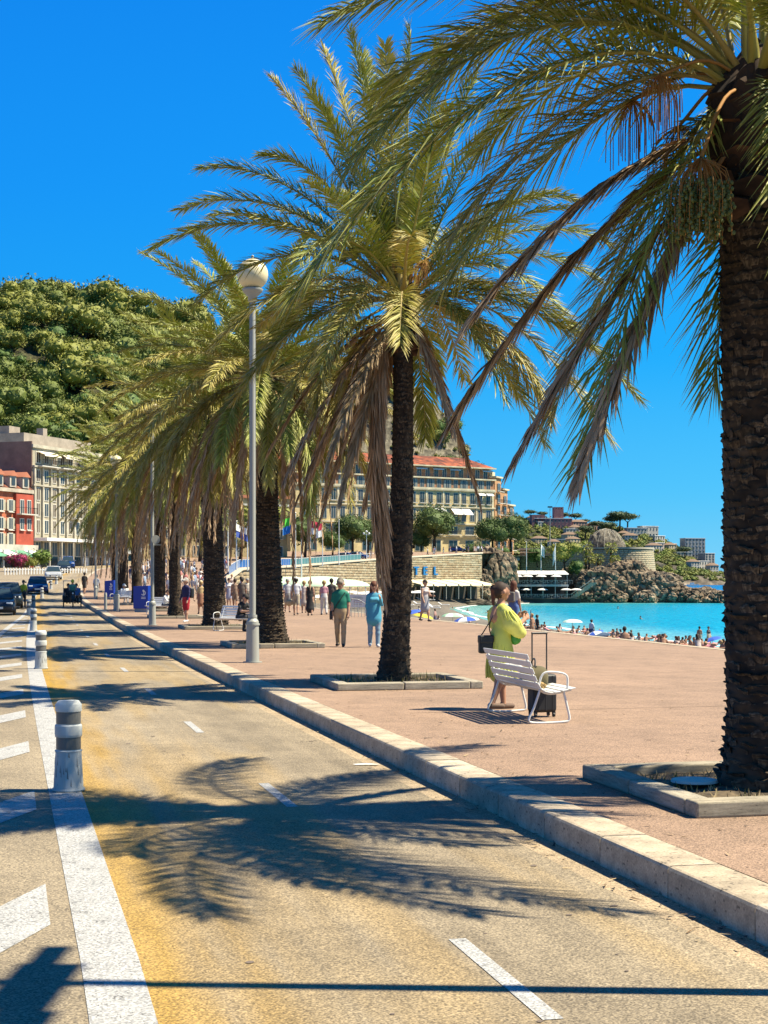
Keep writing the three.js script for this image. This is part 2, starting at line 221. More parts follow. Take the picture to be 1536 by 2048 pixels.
// ---------------------------------------------------------------- palms
// one pinnate frond along a curve: a tapering rachis and two ranks of leaflets
function frondGeo({ pts, n = 70, len = .5, w = .0095, fold = .35, droop = .4, col = [.12, .14, .025], tip = [.20, .18, .06], rach = [.26, .24, .07], seed = 1, start = .16, rr = .03, a0 = 64, a1 = 34, ragged = .25 }) {
  const r = rng(seed), curve = pts.length === 3 ? new THREE.QuadraticBezierCurve3(...pts) : pts.length === 4 ? new THREE.CubicBezierCurve3(...pts) : new THREE.CatmullRomCurve3(pts);
  const pos = [], cols = [], idx = []; let c = 0;
  const T = V(), side = V(), nr = V(), p = V(), d = V(), wv = V(), up = V(0, 1, 0);
  const frame = (s) => { curve.getPoint(s, p); curve.getTangent(s, T); side.crossVectors(T, up); if (side.lengthSq() < .02) { const h = pts[pts.length - 1].clone().sub(pts[0]); h.y = 0; if (h.lengthSq() < .01) h.set(1, 0, 0); side.crossVectors(T, V(-T.y * h.x, 1, -T.y * h.z)); } side.normalize(); nr.crossVectors(side, T).normalize(); };
  const NS = 12;
  for (let i = 0; i <= NS; i++) { const s = i / NS; frame(s); const q = rr * (1 - s) ** .8 + .004, fl = s < .15 ? 1.6 : 1; for (const [x, y] of [[fl, 0], [0, .7], [-fl, 0], [0, -.7]]) { pos.push(p.x + (side.x * x + nr.x * y) * q, p.y + (side.y * x + nr.y * y) * q, p.z + (side.z * x + nr.z * y) * q); const k = .85 + r() * .3; cols.push(rach[0] * k, rach[1] * k, rach[2] * k); } if (i) for (let k = 0; k < 4; k++) { const a = c + k, b = c + (k + 1) % 4; idx.push(a - 4, b - 4, a, a, b - 4, b); } c += 4; }
  for (let i = 0; i < n; i++) for (const sg of [-1, 1]) {
    if (r() < ragged * .25) continue;
    const s = start + (1 - start) * (i + r() * .8) / n; frame(Math.min(s, .998));
    const a = (lerp(a0, a1, s) + (r() - .5) * 18) * Math.PI / 180, v = fold + (r() - .5) * 1.1;
    const L = len * (s < .3 ? .55 + (s - start) * 3.0 : s > .75 ? 1 - (s - .75) * 1.9 : 1) * (1 - r() * ragged);
    const ca = Math.cos(a), sa = Math.sin(a), cv = Math.cos(v) * sg, sv = Math.sin(v);
    d.set(T.x * ca + (side.x * cv + nr.x * sv) * sa, T.y * ca + (side.y * cv + nr.y * sv) * sa, T.z * ca + (side.z * cv + nr.z * sv) * sa);
    wv.crossVectors(d, nr); if (wv.lengthSq() < .01) wv.copy(side); wv.normalize().applyAxisAngle(d.clone().normalize(), (r() - .5) * 1.4).multiplyScalar(w * (.8 + r() * .4));
    const g1 = droop * L * .10, g2 = droop * L * (.35 + r() * .2);
    pos.push(p.x - wv.x * .5, p.y - wv.y * .5, p.z - wv.z * .5, p.x + wv.x * .5, p.y + wv.y * .5, p.z + wv.z * .5,
      p.x + d.x * L * .5 - wv.x, p.y + d.y * L * .5 - g1 - wv.y, p.z + d.z * L * .5 - wv.z, p.x + d.x * L * .5 + wv.x, p.y + d.y * L * .5 - g1 + wv.y, p.z + d.z * L * .5 + wv.z,
      p.x + d.x * L, p.y + d.y * L - g2, p.z + d.z * L);
    const k = .7 + r() * .6, y = r() < .16 ? .6 : 0;
    for (let q = 0; q < 5; q++) { const f = q === 4 ? .9 : q > 1 ? .25 + y : y; cols.push(lerp(col[0], tip[0], f) * k, lerp(col[1], tip[1], f) * k, lerp(col[2], tip[2], f) * k); }
    idx.push(c, c + 1, c + 2, c + 2, c + 1, c + 3, c + 2, c + 3, c + 4); c += 5;
  }
  return geo(pos, idx, null, cols);
}
const GREEN = { col: [.215, .275, .013], tip: [.46, .43, .09], rach: [.42, .37, .08] }, OLIVE = { col: [.35, .33, .022], tip: [.56, .44, .13], rach: [.46, .35, .10] };
const DEAD = { col: [.38, .225, .105], tip: [.58, .41, .24], rach: [.36, .20, .09], a0: 24, a1: 9, droop: .5, fold: .1, rr: .028, ragged: .45 };
// trunk: dark core with overlapping leaf-base scars
function trunkGeo(base, top, r0, r1, bend, seg, rows, seed) {
  const pos = [], uv = [], idx = [];
  for (let i = 0; i <= rows; i++) { const f = i / rows, cx = lerp(base.x, top.x, f) + bend * Math.sin(Math.PI * f), cz = lerp(base.z, top.z, f), y = lerp(base.y, top.y, f), flare = .30 * Math.exp(-f * 22) + .06 * Math.exp(-f * 6), R0 = lerp(r0, r1, sstep(0, .9, f)) * (1 + flare);
    for (let j = 0; j <= seg; j++) { const a = j / seg * Math.PI * 2, row = y / .085, o = Math.floor(row) % 2 ? .5 : 0, cell = (row % 1), cc = Math.abs(((j / seg * 12 + o) % 1) - .5) * 2; const R = R0 * (1 + .07 * (1 - cc * cc) * cell + .05 * (n3(Math.cos(a) * 3, y * 5, Math.sin(a) * 3, seed) - .5) * 2 - .03);
      pos.push(cx + Math.cos(a) * R, y, cz + Math.sin(a) * R); uv.push(j / seg * 6, y * 3); if (i && j) { const n1 = seg + 1, q = i * n1 + j; idx.push(q - n1 - 1, q - n1, q - 1, q - 1, q - n1, q); } } }
  return geo(pos, idx, uv);
}
const leafBaseGeos = [0, 1, 2, 3].map((k) => { // a cut leaf base: thin at the foot, a ragged ledge at the top
  const r = rng(90 + k), pos = [], idx = [], uv = [], w = .5, N = 4;
  for (let i = 0; i <= N; i++) { const x = (i / N - .5) * 2 * w, sh = 1 - (x / w) ** 2 * .7, yt = .25 + .25 * sh + (r() - .5) * .5; pos.push(x * .8, -.5, -.05, x, yt * .4, .10 * sh, x, yt, (.26 * sh + .02) * (.5 + r() * .8), x * .98, yt - .12, -.2); uv.push(i, 0, i, 1, i, 2, i, 3); }
  for (let i = 0; i < N; i++) for (let k2 = 0; k2 < 3; k2++) { const a = i * 4 + k2; idx.push(a, a + 4, a + 1, a + 1, a + 4, a + 5); }
  return geo(pos, idx, uv);
});
function addLeafBases(trunk, base, top, r0, r1, bend, seed, foot) {
  const r = rng(seed), H = top.y - base.y, around = 14, dy = .08, rows = Math.floor(H / dy), all = []; const toCam = Math.atan2(-foot.z, -foot.x);
  for (let i = 0; i < rows; i++) for (let j = 0; j < around; j++) {
    const f = (i + r() * .6) / rows, a = (j + (i % 2) * .5 + r() * .35) / around * Math.PI * 2, flare = .30 * Math.exp(-f * 22) + .06 * Math.exp(-f * 6), R = lerp(r0, r1, sstep(0, .9, f)) * (1 + flare);
    const m = new THREE.Mesh(leafBaseGeos[Math.floor(r() * 4)], M.leafBase[Math.floor(r() * 3)]); m.name = 'leaf_base'; m.castShadow = m.receiveShadow = true;
    m.position.set(lerp(base.x, top.x, f) + bend * Math.sin(Math.PI * f) + Math.cos(a) * R * .98, base.y + f * H, lerp(base.z, top.z, f) + Math.sin(a) * R * .98);
    m.rotation.set(0, Math.PI / 2 - a + (r() - .5) * .3, (r() - .5) * .3); const s = R * Math.PI * 2 / around * (.7 + r() * .5); m.scale.set(s, dy * (.6 + r() * .8), s * (.4 + r() * .7)); m.userData.face = Math.cos(a - toCam) + .25 * (1 - f); all.push(m);
  }
  all.sort((p, q) => q.userData.face - p.userData.face); const rest = [[], [], []];
  all.forEach((m, i) => { m.userData = {}; if (i < 300) trunk.add(m); else { m.updateMatrix(); rest[M.leafBase.indexOf(m.material)].push(m.geometry.clone().applyMatrix4(m.matrix)); } });
  if (rest[0].length) part('leaf_base_scales', merge(rest.flat()), M.leafBase[1], trunk).userData.kind = 'stuff';
}
// frond from the crown to a tip; lift raises its middle
function frondTo(palm, hub, end, lift, o, name = 'frond') {
  const dir = end.clone().sub(hub), L = dir.length(), flat = V(dir.x, 0, dir.z).normalize(), b = hub.clone().addScaledVector(flat, .16).add(V(0, (dir.y > 0 ? .15 : -.1) * .5, 0));
  const c1 = hub.clone().addScaledVector(dir, .33).add(V(0, lift, 0)), c2 = hub.clone().addScaledVector(dir, .72).add(V(0, lift * .8, 0));
  const g = frondGeo({ pts: [b, c1, c2, end], n: Math.round(clamp(L * 58, 70, 260)), ...o });
  g.translate(-palm.position.x, -palm.position.y, -palm.position.z);
  return part(name, g, name === 'dead_frond' ? M.deadFrond : M.frond, palm);
}
const stubGeo = (() => { const g = new THREE.CylinderGeometry(.05, .11, .42, 6).translate(0, .21, 0); g.scale(1, 1, .45); return g; })();
const stubMats = [mat(.30, .13, .045, .85, { map: rockMap }), mat(.20, .10, .045, .9, { map: rockMap }), mat(.12, .065, .035, .95, { map: rockMap })];
function addStubs(palm, hub, n, seed, drop = 1.0, big = 1) {
  const r = rng(seed); for (let i = 0; i < n; i++) { const a = i * 2.39996, f = i / n, m = part('petiole_stub', stubGeo, stubMats[Math.floor(r() * 3)], palm); m.position.set(hub.x - palm.position.x + Math.cos(a) * .24 * big, hub.y - palm.position.y - drop + f * drop, hub.z - palm.position.z + Math.sin(a) * .24 * big); m.rotation.set(0, -a - Math.PI / 2, 0); m.rotateX(1.15 - f * .6 + (r() - .5) * .3); m.scale.set(1.2 * big, .8 + r() * .7, 1.4 * big); }
}
// orange fruit stalk ending in thin strands, with or without dates
function fruit(palm, hub, end, strands, len, seed, dates) {
  const r = rng(seed), L = palm.position, list = [], q = []; const mid = hub.clone().lerp(end, .5).add(V(0, .18, 0));
  list.push(tube([hub, mid, end].map((v) => v.clone().sub(L)), .016, 10, 5));
  const dg = dates ? new THREE.IcosahedronGeometry(.016, 0).scale(1, 1.3, 1) : null;
  for (let i = 0; i < strands; i++) { const a = r() * 6.283, s = Math.sqrt(r()) * .24 * (len / .6), e = end.clone().add(V(Math.cos(a) * s, -len * (.6 + r() * .45), Math.sin(a) * s)).sub(L), m = end.clone().sub(L).lerp(e, .35).add(V(Math.cos(a) * s * .5, .04, Math.sin(a) * s * .5)); list.push(tube([end.clone().sub(L), m, e], .0045, 5, 3)); if (dates) for (let k = 0; k < 11; k++) { const p = m.clone().lerp(e, .25 + k / 14), d = dg.clone().translate(p.x + (r() - .5) * .05, p.y, p.z + (r() - .5) * .05); q.push(d); } }
  const st = part('fruit_stalk', merge(list), mat(.42, .20, .045, .8), palm);
  if (dates) part('dates', merge(q), mat(.10, .13, .025, .5), st).userData.kind = 'stuff';
}
function palmTree(label, base, hub, r0, r1, bend, detail, seed) {
  const p = thing('palm_tree', label, 'palm tree', [base.x, base.y, base.z], 0, 'palms planted along the promenade kerb');
  const top = hub.clone().sub(V(0, .35, 0)), b = V(0, 0, 0), tp = top.clone().sub(base);
  const tr = part('trunk', trunkGeo(b, tp, r0, r1, bend, detail > 1 ? 66 : 33, detail > 1 ? 220 : 110, seed), M.bark, p);
  if (detail) addLeafBases(tr, b, tp, r0, r1, bend, seed + 1, base);
  addStubs(p, hub, detail ? 34 : 14, seed + 2, detail > 1 && r0 > .3 ? 1.1 : .9, r0 > .3 ? 1.45 : 1);
  part('crown_heart', (() => { const g = new THREE.IcosahedronGeometry(1, 8), P = g.attributes.position, R = r1 * 1.25; for (let i = 0; i < P.count; i++) { const x = P.getX(i), y = P.getY(i), z = P.getZ(i), k = .8 + n3(x * 5, y * 9, z * 5, seed) * .4; P.setXYZ(i, x * k * R, y * k * .62, z * k * R); } g.computeVertexNormals(); return g.translate(hub.x - base.x, hub.y - base.y - .35, hub.z - base.z); })(), stubMats[2], p);
  return p;
}
// fill the crown with fronds at regular golden-angle turns; old ones hang, new ones stand up
function fillCrown(p, hub, n, L, seed, skip = () => false, dense = 1, deadN = 10) {
  const r = rng(seed);
  for (let i = 0; i < n; i++) { const az = i * 2.39996 + r() * .4, f = i / n, el = lerp(1.3, -.6, f) + (r() - .5) * .2; if (skip(az, el)) continue;
    const l = L * (.85 + r() * .25), d0 = V(Math.cos(az) * Math.cos(el), Math.sin(el), Math.sin(az) * Math.cos(el)), el2 = el - lerp(.55, 1.25, f), d1 = V(Math.cos(az) * Math.cos(el2), Math.sin(el2), Math.sin(az) * Math.cos(el2));
    const a = hub.clone().addScaledVector(d0, .15), b = a.clone().addScaledVector(d0, l * .5), c = b.clone().addScaledVector(d1, l * .5);
    const g = frondGeo({ pts: [a, b, c], n: Math.round(l * 50 * dense), len: .52, w: .0135 / Math.sqrt(dense), seed: seed + i * 7, droop: .3 + f * .7, ...(f > .4 && r() < .65 ? OLIVE : GREEN) }); g.translate(-p.position.x, -p.position.y, -p.position.z); part('frond', g, M.frond, p); }
  for (let i = 0; i < deadN; i++) { const az = i * 2.39996 * 1.37 + r(), l = L * (.8 + r() * .3), x = Math.cos(az), z = Math.sin(az); if (skip(az, -1)) continue;
    const a = hub.clone().add(V(x * .2, -.35, z * .2)), b = a.clone().add(V(x * l * .3, l * .02, z * l * .3)), c = a.clone().add(V(x * l * .42 - .35, -l * (.75 + r() * .35), z * l * .42)); const g = frondGeo({ pts: [a, b, c], n: Math.round(l * 26 * dense), len: .42, w: .016 / Math.sqrt(dense), seed: seed + 500 + i, ...DEAD }); g.translate(-p.position.x, -p.position.y, -p.position.z); part('dead_frond', g, M.deadFrond, p); }
}
const along = (t, px) => { const q = S(t, 2.3, .27), Z = -q.z; return V(atX(px, Z), q.y, q.z); };   // a palm's foot
const palmSpots = [];
{ // palm beside the frame edge
  const base = along(3.75, 1556), Z = -base.z, hub = at(1512, 178, Z); palmSpots.push(base);
  const p = palmTree('tall palm with green date bunches and a thick scaly trunk beside the round cover', base, hub, .38, .315, -.02, 2, 11);
  const E2 = (px, py, dz = 0) => at(px, py, Z + dz), big = { len: .70, w: .0098 };
  const L = [
    [[960, 300], 1.4, .75, GREEN], [[870, 600], .7, .95, GREEN], [[880, 130], -.5, .95, OLIVE], [[730, 260], 1.5, 1.1, GREEN], [[1786, -210], -4.1, .9, GREEN], [[1460, -109], -2.1, .7, GREEN], [[1799, 252], -2.85, 1.1, GREEN], [[655, 45], -1.2, .95, GREEN], [[700, 330], -.6, 1.25, GREEN], [[590, 590], -1.3, 1.35, GREEN], [[760, 190], .8, 1.0, GREEN], [[905, 470], -.2, .85, OLIVE], 
    [[1095, 860], .2, .75, OLIVE], [[1160, 940], -.7, .9, GREEN], [[1428, 775], .3, .45, GREEN],
    [[1130, -90], -1.0, .5, OLIVE], [[980, -160], .4, .8, GREEN], [[1290, -380], .3, .3, OLIVE], [[1420, -560], -.8, .2, GREEN], [[1560, -600], .5, .2, GREEN], [[1720, -450], -.6, .4, OLIVE], [[1900, -260], .5, .7, GREEN],
    [[2120, 60], .3, 1.0, GREEN], [[2200, 320], -.8, 1.1, GREEN], [[2050, 620], .6, .9, OLIVE], [[1830, 700], -1.4, .9, OLIVE], [[1660, 640], -1.6, .8, GREEN], [[1490, 500], 2.8, .9, GREEN], [[1750, 300], 3.4, .9, GREEN], [[1420, 120], 3.8, 1.1, GREEN],
    [[2141, 480], -3.9, 1.3, GREEN], [[2060, 200], -4.0, 1.3, GREEN], [[1800, 80], -3.2, 1.1, GREEN]];
  L.forEach(([[x, y], dz, lift, c], i) => frondTo(p, hub, E2(x, y, dz), lift, { ...big, ...c, seed: 100 + i, droop: .65 }));
  [[[1028, 920], -.3, .35], [[898, 850], .5, .6], [[940, 640], -.7, .55], [[1480, 640], 1.6, .3], [[1720, 820], -.9, .4], [[1640, 760], .9, .4], [[1157, 955], -1.0, .5]].forEach(([[x, y], dz, lift], i) => frondTo(p, hub.clone().add(V(0, -.35, 0)), E2(x, y, dz), lift, { ...DEAD, len: .55, w: .017, seed: 160 + i }, 'dead_frond'));
  fruit(p, hub.clone().add(V(-.1, 0, .1)), E2(1402, 315, -.8), 70, .66, 5, true);
  fruit(p, hub, E2(1320, 150, -.4), 46, .55, 6, false); fruit(p, hub, E2(1265, 200, .2), 40, .6, 7, false); fruit(p, hub, E2(1360, 250, .1), 40, .75, 8, false);
}
{ // palm with the long brown skirt
  const base = along(17.2, 787), Z = -base.z, hub = at(806, 600, Z); palmSpots.push(base);
  const p = palmTree('slender palm with a long dead frond hanging down against its trunk', base, hub, .225, .165, .06, 2, 21);
  const E2 = (px, py, dz = 0) => at(px, py, Z + dz), big = { len: .58, w: .0112 };
  const L = [
    [[302, 500], -.6, 1.2, GREEN], [[405, 338], .4, 1.0, GREEN], [[362, 420], 1.0, 1.1, GREEN], [[527, 312], -.8, .9, GREEN], [[545, 158], .3, .5, OLIVE], [[592, 140], -.5, .5, GREEN], [[645, 95], .6, .35, OLIVE], [[700, 62], -.4, .3, GREEN], [[725, 110], .9, .3, GREEN], [[820, 55], .2, .2, GREEN], [[770, 90], -.9, .2, OLIVE], [[880, 90], .7, .3, GREEN], [[960, 130], -.4, .4, GREEN], [[1040, 210], .5, .6, GREEN],
    [[430, 690], -1.0, 1.0, OLIVE], [[390, 610], .9, 1.2, GREEN], [[470, 800], .4, .95, OLIVE], [[560, 830], -.8, .9, OLIVE], [[520, 720], 1.6, 1.0, GREEN], [[600, 520], -2.4, .9, GREEN], [[800, 690], -2.0, .6, OLIVE],
    [[1222, 488], .3, .95, GREEN], [[1195, 560], -.6, .9, GREEN], [[1278, 800], .4, 1.25, GREEN], [[1222, 882], -.5, 1.25, OLIVE], [[1090, 890], .7, 1.0, GREEN], [[1010, 800], -.9, 1.0, GREEN], [[1180, 690], 1.2, 1.0, OLIVE], [[1040, 800], 1.4, .9, OLIVE], [[1150, 400], -1.0, .9, GREEN], [[1120, 620], -1.7, 1.0, GREEN], [[930, 760], 2.4, .9, OLIVE], [[700, 640], 2.8, 1.0, GREEN], [[860, 480], 2.9, .9, GREEN], [[680, 400], 2.3, .9, GREEN], [[1000, 480], 2.2, .9, GREEN], [[640, 740], -1.9, .9, OLIVE]];
  L.forEach(([[x, y], dz, lift, c], i) => frondTo(p, hub, E2(x, y, dz), lift, { ...big, ...c, seed: 200 + i, droop: .5 }));
  [[[590, 1010], -.3, .5], [[640, 1040], .5, .5], [[680, 1000], -.9, .45], [[730, 1010], .7, .35], [[620, 960], 1.3, .55], [[700, 940], 1.5, .4], [[960, 1010], .4, .6], [[905, 860], -.8, .4], [[890, 800], .8, .4], [[540, 900], .2, .7], [[570, 960], -1.1, .6], [[655, 930], -1.6, .5]].forEach(([[x, y], dz, lift], i) => frondTo(p, hub.clone().add(V(0, -.3, 0)), E2(x, y, dz), lift, { ...DEAD, len: .45, w: .018, seed: 260 + i, ...(i % 3 === 2 ? { col: [.27, .19, .07], a0: 34 } : {}) }, 'dead_frond'));
  fillCrown(p, hub, 26, 3.5, 700, (az, el) => Math.sin(az) > .45 && el < .5, .9, 8);
  // the long withered frond that hangs down against the trunk
  for (const [dx, k] of [[0, 0], [-12, 1], [9, 2], [-4, .5], [5, 1.2], [-8, 2.2], [2, 3]]) { const pts = [hub.clone().add(V(-.15, -.2, .25)), E2(742 + dx, 740, -.6), E2(752 + dx, 980, -.5), E2(770 + dx, 1200 - k * 45, -.40)]; const g = frondGeo({ pts, n: 150, len: .55, w: .018, ...DEAD, a0: 17, a1: 6, seed: 290 + k * 10 }); g.translate(-p.position.x, -p.position.y, -p.position.z); part('dead_frond', g, M.deadFrond, p); }
  fruit(p, hub, E2(850, 520, -.4), 40, .6, 9, false); fruit(p, hub, E2(760, 480, -.3), 36, .6, 10, false); fruit(p, hub, E2(880, 500, .2), 36, .65, 12, false); fruit(p, hub, E2(700, 470, .2), 30, .5, 13, false);
}
{ // the row beyond
  const rows = [[32.4, 543, 755, .36, .33, 2.9, 'stout palm behind the lamp post, its orange fruit stalks showing'], [47.4, 430, 825, .37, .35, 3.0, 'stout palm with white bench and seated reader beside its trunk'], [62.4, 352, 895, .26, .24, 3.1, 'thinner palm beside the person in red shorts'],
    [77.5, 318, 932, .33, .30, 3.2, 'palm rising right behind the large blue panel'], [92.5, 275, 962, .33, .3, 3.2, 'palm between the two blue panels'], [108, 247, 982, .35, .32, 3.2, 'palm behind the small blue panel'], [124, 232, 998, .33, .3, 3.2, 'last palm of the row, far up the promenade']];
  rows.forEach(([t, px, hy, r0, r1, L, label], i) => {
    const base = along(t, px), Z = -base.z, hub = at(px - (i < 2 ? 16 : 4), hy, Z); palmSpots.push(base);
    const p = palmTree(label, base, hub, r0, r1, .05 * (i % 2 ? 1 : -1), i < 1 ? 2 : i < 4 ? 1 : 0, 31 + i);
    fillCrown(p, hub, i < 2 ? 74 : 64, L * (i < 3 ? 1.56 : 1.8), 900 + i * 40, undefined, i < 2 ? .85 : i < 4 ? .65 : .5, i < 2 ? 34 : 30);
    for (let k = 0; k < 3; k++) fruit(p, hub, hub.clone().add(V(Math.cos(k * 2.1 + i + 2) * .9, -.3, Math.sin(k * 2.1 + i + 2) * .9)), 26, .6, 300 + i * 9 + k, false);
  });
}
// ---------------------------------------------------------------- planters
palmSpots.slice(0, 9).forEach((b, i) => {
  const a = 1.22, label = ['low stone planter kerb round the date palm with a round cover inside', 'low stone planter with dry grass round the slender palm', 'low stone planter beside the lamp post foot', 'low stone planter under the bench with the seated reader', 'low stone planter below the thinner palm', 'low stone planter behind the metal posts', 'low stone planter by the large blue panel', 'low stone planter by the small blue panel', 'low stone planter farthest up the promenade'][i];
  const p = thing('tree_planter', label, 'planter', [b.x - (i === 0 ? .08 : 0), b.y - .07, b.z], TURN, 'stone planters round the palms');
  const r = rng(70 + i), w = .22, h = .125, n = i < 5 ? 2 : 1;
  for (let s = 0; s < 4; s++) for (let k = 0; k < n; k++) { const len = (2 * a - w) / n, m = part('planter_stone', rbox(len - .012, h + (r() - .5) * .01, w, .022), M.planter[Math.floor(r() * 2)], p); const ang = s * Math.PI / 2, off = -a + len * (k + .5) + (r() - .5) * .004; m.position.set(Math.cos(ang) * off + Math.sin(ang) * (a - w / 2), h / 2 - .005, -Math.sin(ang) * off + Math.cos(ang) * (a - w / 2)); m.rotation.y = ang; }
  const sp = [], si = [], su = [], N = 14; for (let x = 0; x <= N; x++) for (let z = 0; z <= N; z++) { const X = (x / N - .5) * 2 * (a - w * .8), Zz = (z / N - .5) * 2 * (a - w * .8), d = Math.hypot(X, Zz); sp.push(X, .04 + .05 * Math.exp(-d * d * 3) + (fbm(X * 4, Zz * 4, 60 + i) - .5) * .06, Zz); su.push(X * 4, Zz * 4); if (x && z) { const q = x * (N + 1) + z; si.push(q - N - 2, q - N - 1, q - 1, q - 1, q - N - 1, q); } }
  part('soil', geo(sp, si, su), M.soil, p);
  if (i === 0) { const c = part('round_cover', cyl(.2, .19, .02, 0, 0, 0, 24), M.offwhite, p); c.position.set(-.62, .085, -.12); }
  // dry grass, leaf litter and clods
  const gp = [], gi = [], gc = []; let c = 0; for (let k = 0; k < (i < 4 ? 420 : 160); k++) { const X = (r() - .5) * 2 * (a - w - .03), Zz = (r() - .5) * 2 * (a - w - .03); if (Math.hypot(X, Zz) < .33) continue; const hh = i === 0 ? .02 + r() * .05 : .03 + r() * r() * .16, dx = (r() - .5) * .09, dz = (r() - .5) * .09; gp.push(X - .008, .03, Zz, X + .012, .03, Zz + .006, X + dx, .05 + hh, Zz + dz); const g = r() < (i === 0 ? .15 : .45); gc.push(...[0, 1, 2].flatMap(() => g ? [.17, .16, .03] : [.42, .31, .15])); gi.push(c, c + 1, c + 2); c += 3; }
  part('dry_grass', geo(gp, gi, null, gc), M.deadFrond, p).userData.kind = 'stuff';
});
// ---------------------------------------------------------------- street furniture
// lamp post: octagonal box foot, square pole, collar and pale globe
const lampSpots = [[-1.7, .8], [24.6, 1.03], [51.6, 1.05], [79, 1.0], [106, 1.0]];
const globeMat = mat(.80, .70, .42, .35);
const octo = (r0, r1, h, y) => { const g = new THREE.CylinderGeometry(r1, r0, h, 8); g.rotateY(Math.PI / 8); return g.translate(0, y + h / 2, 0); };
lampSpots.forEach(([t, u], i) => {
  const p = S(t, u, .2), l = thing('street_lamp', ['tall grey lamp post with globe whose shadow crosses the cycle lane', 'tall grey lamp post with cream globe beside the stout palm', 'tall grey lamp post standing beside the large blue panel', 'tall grey lamp post at the person in white on the kerb', 'tall grey lamp post far up by the curve of the kerb'][i], 'street lamp', [p.x, p.y, p.z], TURN, 'lamp posts along the kerb');
  part('foot_plate', merge([octo(.21, .21, .02, 0)]), M.lampGrey, l);
  part('foot', merge([octo(.148, .136, .86, .02), octo(.136, .09, .07, .88)]), M.lampGrey, l);
  part('collar', merge([octo(.158, .158, .035, .80), octo(.10, .10, .06, .96)]), M.lampGrey, l);
  part('pole', merge([octo(.068, .056, 6.9, .9), box(.016, 6.6, .016, .062, 4.4, 0), box(.016, 6.6, .016, -.062, 4.4, 0)]), M.lampGrey, l);
  const prof = [[.07, 0], [.10, .03], [.10, .12], [.20, .22], [.23, .28], [.20, .30]].map(([x, y]) => new THREE.Vector2(x, y));
  part('lantern_neck', new THREE.LatheGeometry(prof, 20).translate(0, 7.72, 0), M.lampGrey, l);
  const gl = part('globe', new THREE.SphereGeometry(.335, 28, 20).translate(0, 8.32, 0), globeMat, l);
  part('finial', merge([cyl(.05, .03, .05, 0, 8.64, 0), new THREE.SphereGeometry(.03, 8, 6).translate(0, 8.71, 0)]), M.lampGrey, gl);
  if (i === 0) part('speaker_box', merge([rbox(.2, .26, .86, .02, 0, 7.15, .05), rbox(.2, .22, .5, .02, 0, 7.05, .73), rbox(.12, .12, .4, .02, .05, 7.3, -.55)]), M.grey, l).rotation.y = -TURN;
  if (i === 2) { part('bracket', merge([box(.5, .05, .05, .12, 3.1, 0), cyl(.17, .17, .02, .0, 0, 0, 20).rotateX(Math.PI / 2).translate(.12, 3.3, .1)]), M.lampGrey, l); }
});
// flexible white posts on the edge line
const postMat = mat(.74, .76, .72, .6, { map: plasterMap }), bandMat = mat(.14, .14, .13, .4), scuff = mat(.25, .25, .24, .9);
{
  const lathe = (pr, n = 24) => new THREE.LatheGeometry(pr.map(([x, y]) => new THREE.Vector2(x, y)), n);
  const body = lathe([[.001, .0], [.135, 0], [.135, .025], [.122, .04], [.106, .36], [.112, .37], [.112, .38], [.098, .385], [.098, .50], [.108, .505], [.112, .53], [.112, .60], [.108, .615], [.098, .62], [.098, .735], [.108, .74], [.108, .80], [.085, .835], [.001, .84]]), b1 = lathe([[.101, .39], [.101, .50]]), b2 = lathe([[.101, .625], [.101, .735]]);
  const proto = thing('flexible_post', 'scuffed white marker post with two grey bands, dark stains on its sides', 'marker post', [0, 0, 0], 0, 'white marker posts along the edge line');
  part('body', body, postMat, proto); part('reflective_band', b1, bandMat, proto); part('reflective_band', b2, bandMat, proto);
  const r = rng(3), sm = []; for (let k = 0; k < 26; k++) { const a = r() * 6.28, y = .05 + r() * .28, h = .02 + r() * .1, w = .004 + r() * .012, R = lerp(.121, .107, y / .36) + .0025, R2 = lerp(.121, .107, (y + h) / .36) + .0025; const c = [Math.cos(a), Math.sin(a)], d = [Math.cos(a + w / R), Math.sin(a + w / R)]; sm.push(geo([c[0] * R, y, c[1] * R, d[0] * R, y + .01, d[1] * R, (c[0] + d[0]) / 2 * R2, y + h, (c[1] + d[1]) / 2 * R2], [0, 1, 2])); }
  part('scuff_marks', merge(sm), scuff, proto).userData.kind = 'stuff'; proto.scale.set(1.14, 1.02, 1.14);
  const list = [[14.47, 137], [34, 82], [58.6, 67], [83, 58], [100, 67], [120, 84], [131, 93], [142, 102], [154, 113], [168, 123]];
  list.forEach(([Z, px], i) => { const t = (Z - OZ) / DZ + 1, pos = [atX(px, Z), rise((Z - OZ - .8) / DZ), -Z]; if (!i) proto.position.set(...pos); else dup(proto, pos, i * 1.3, i === 1 ? 'white marker post standing just past the trunk shadow' : 'white marker post far along the edge line towards the cars'); });
}
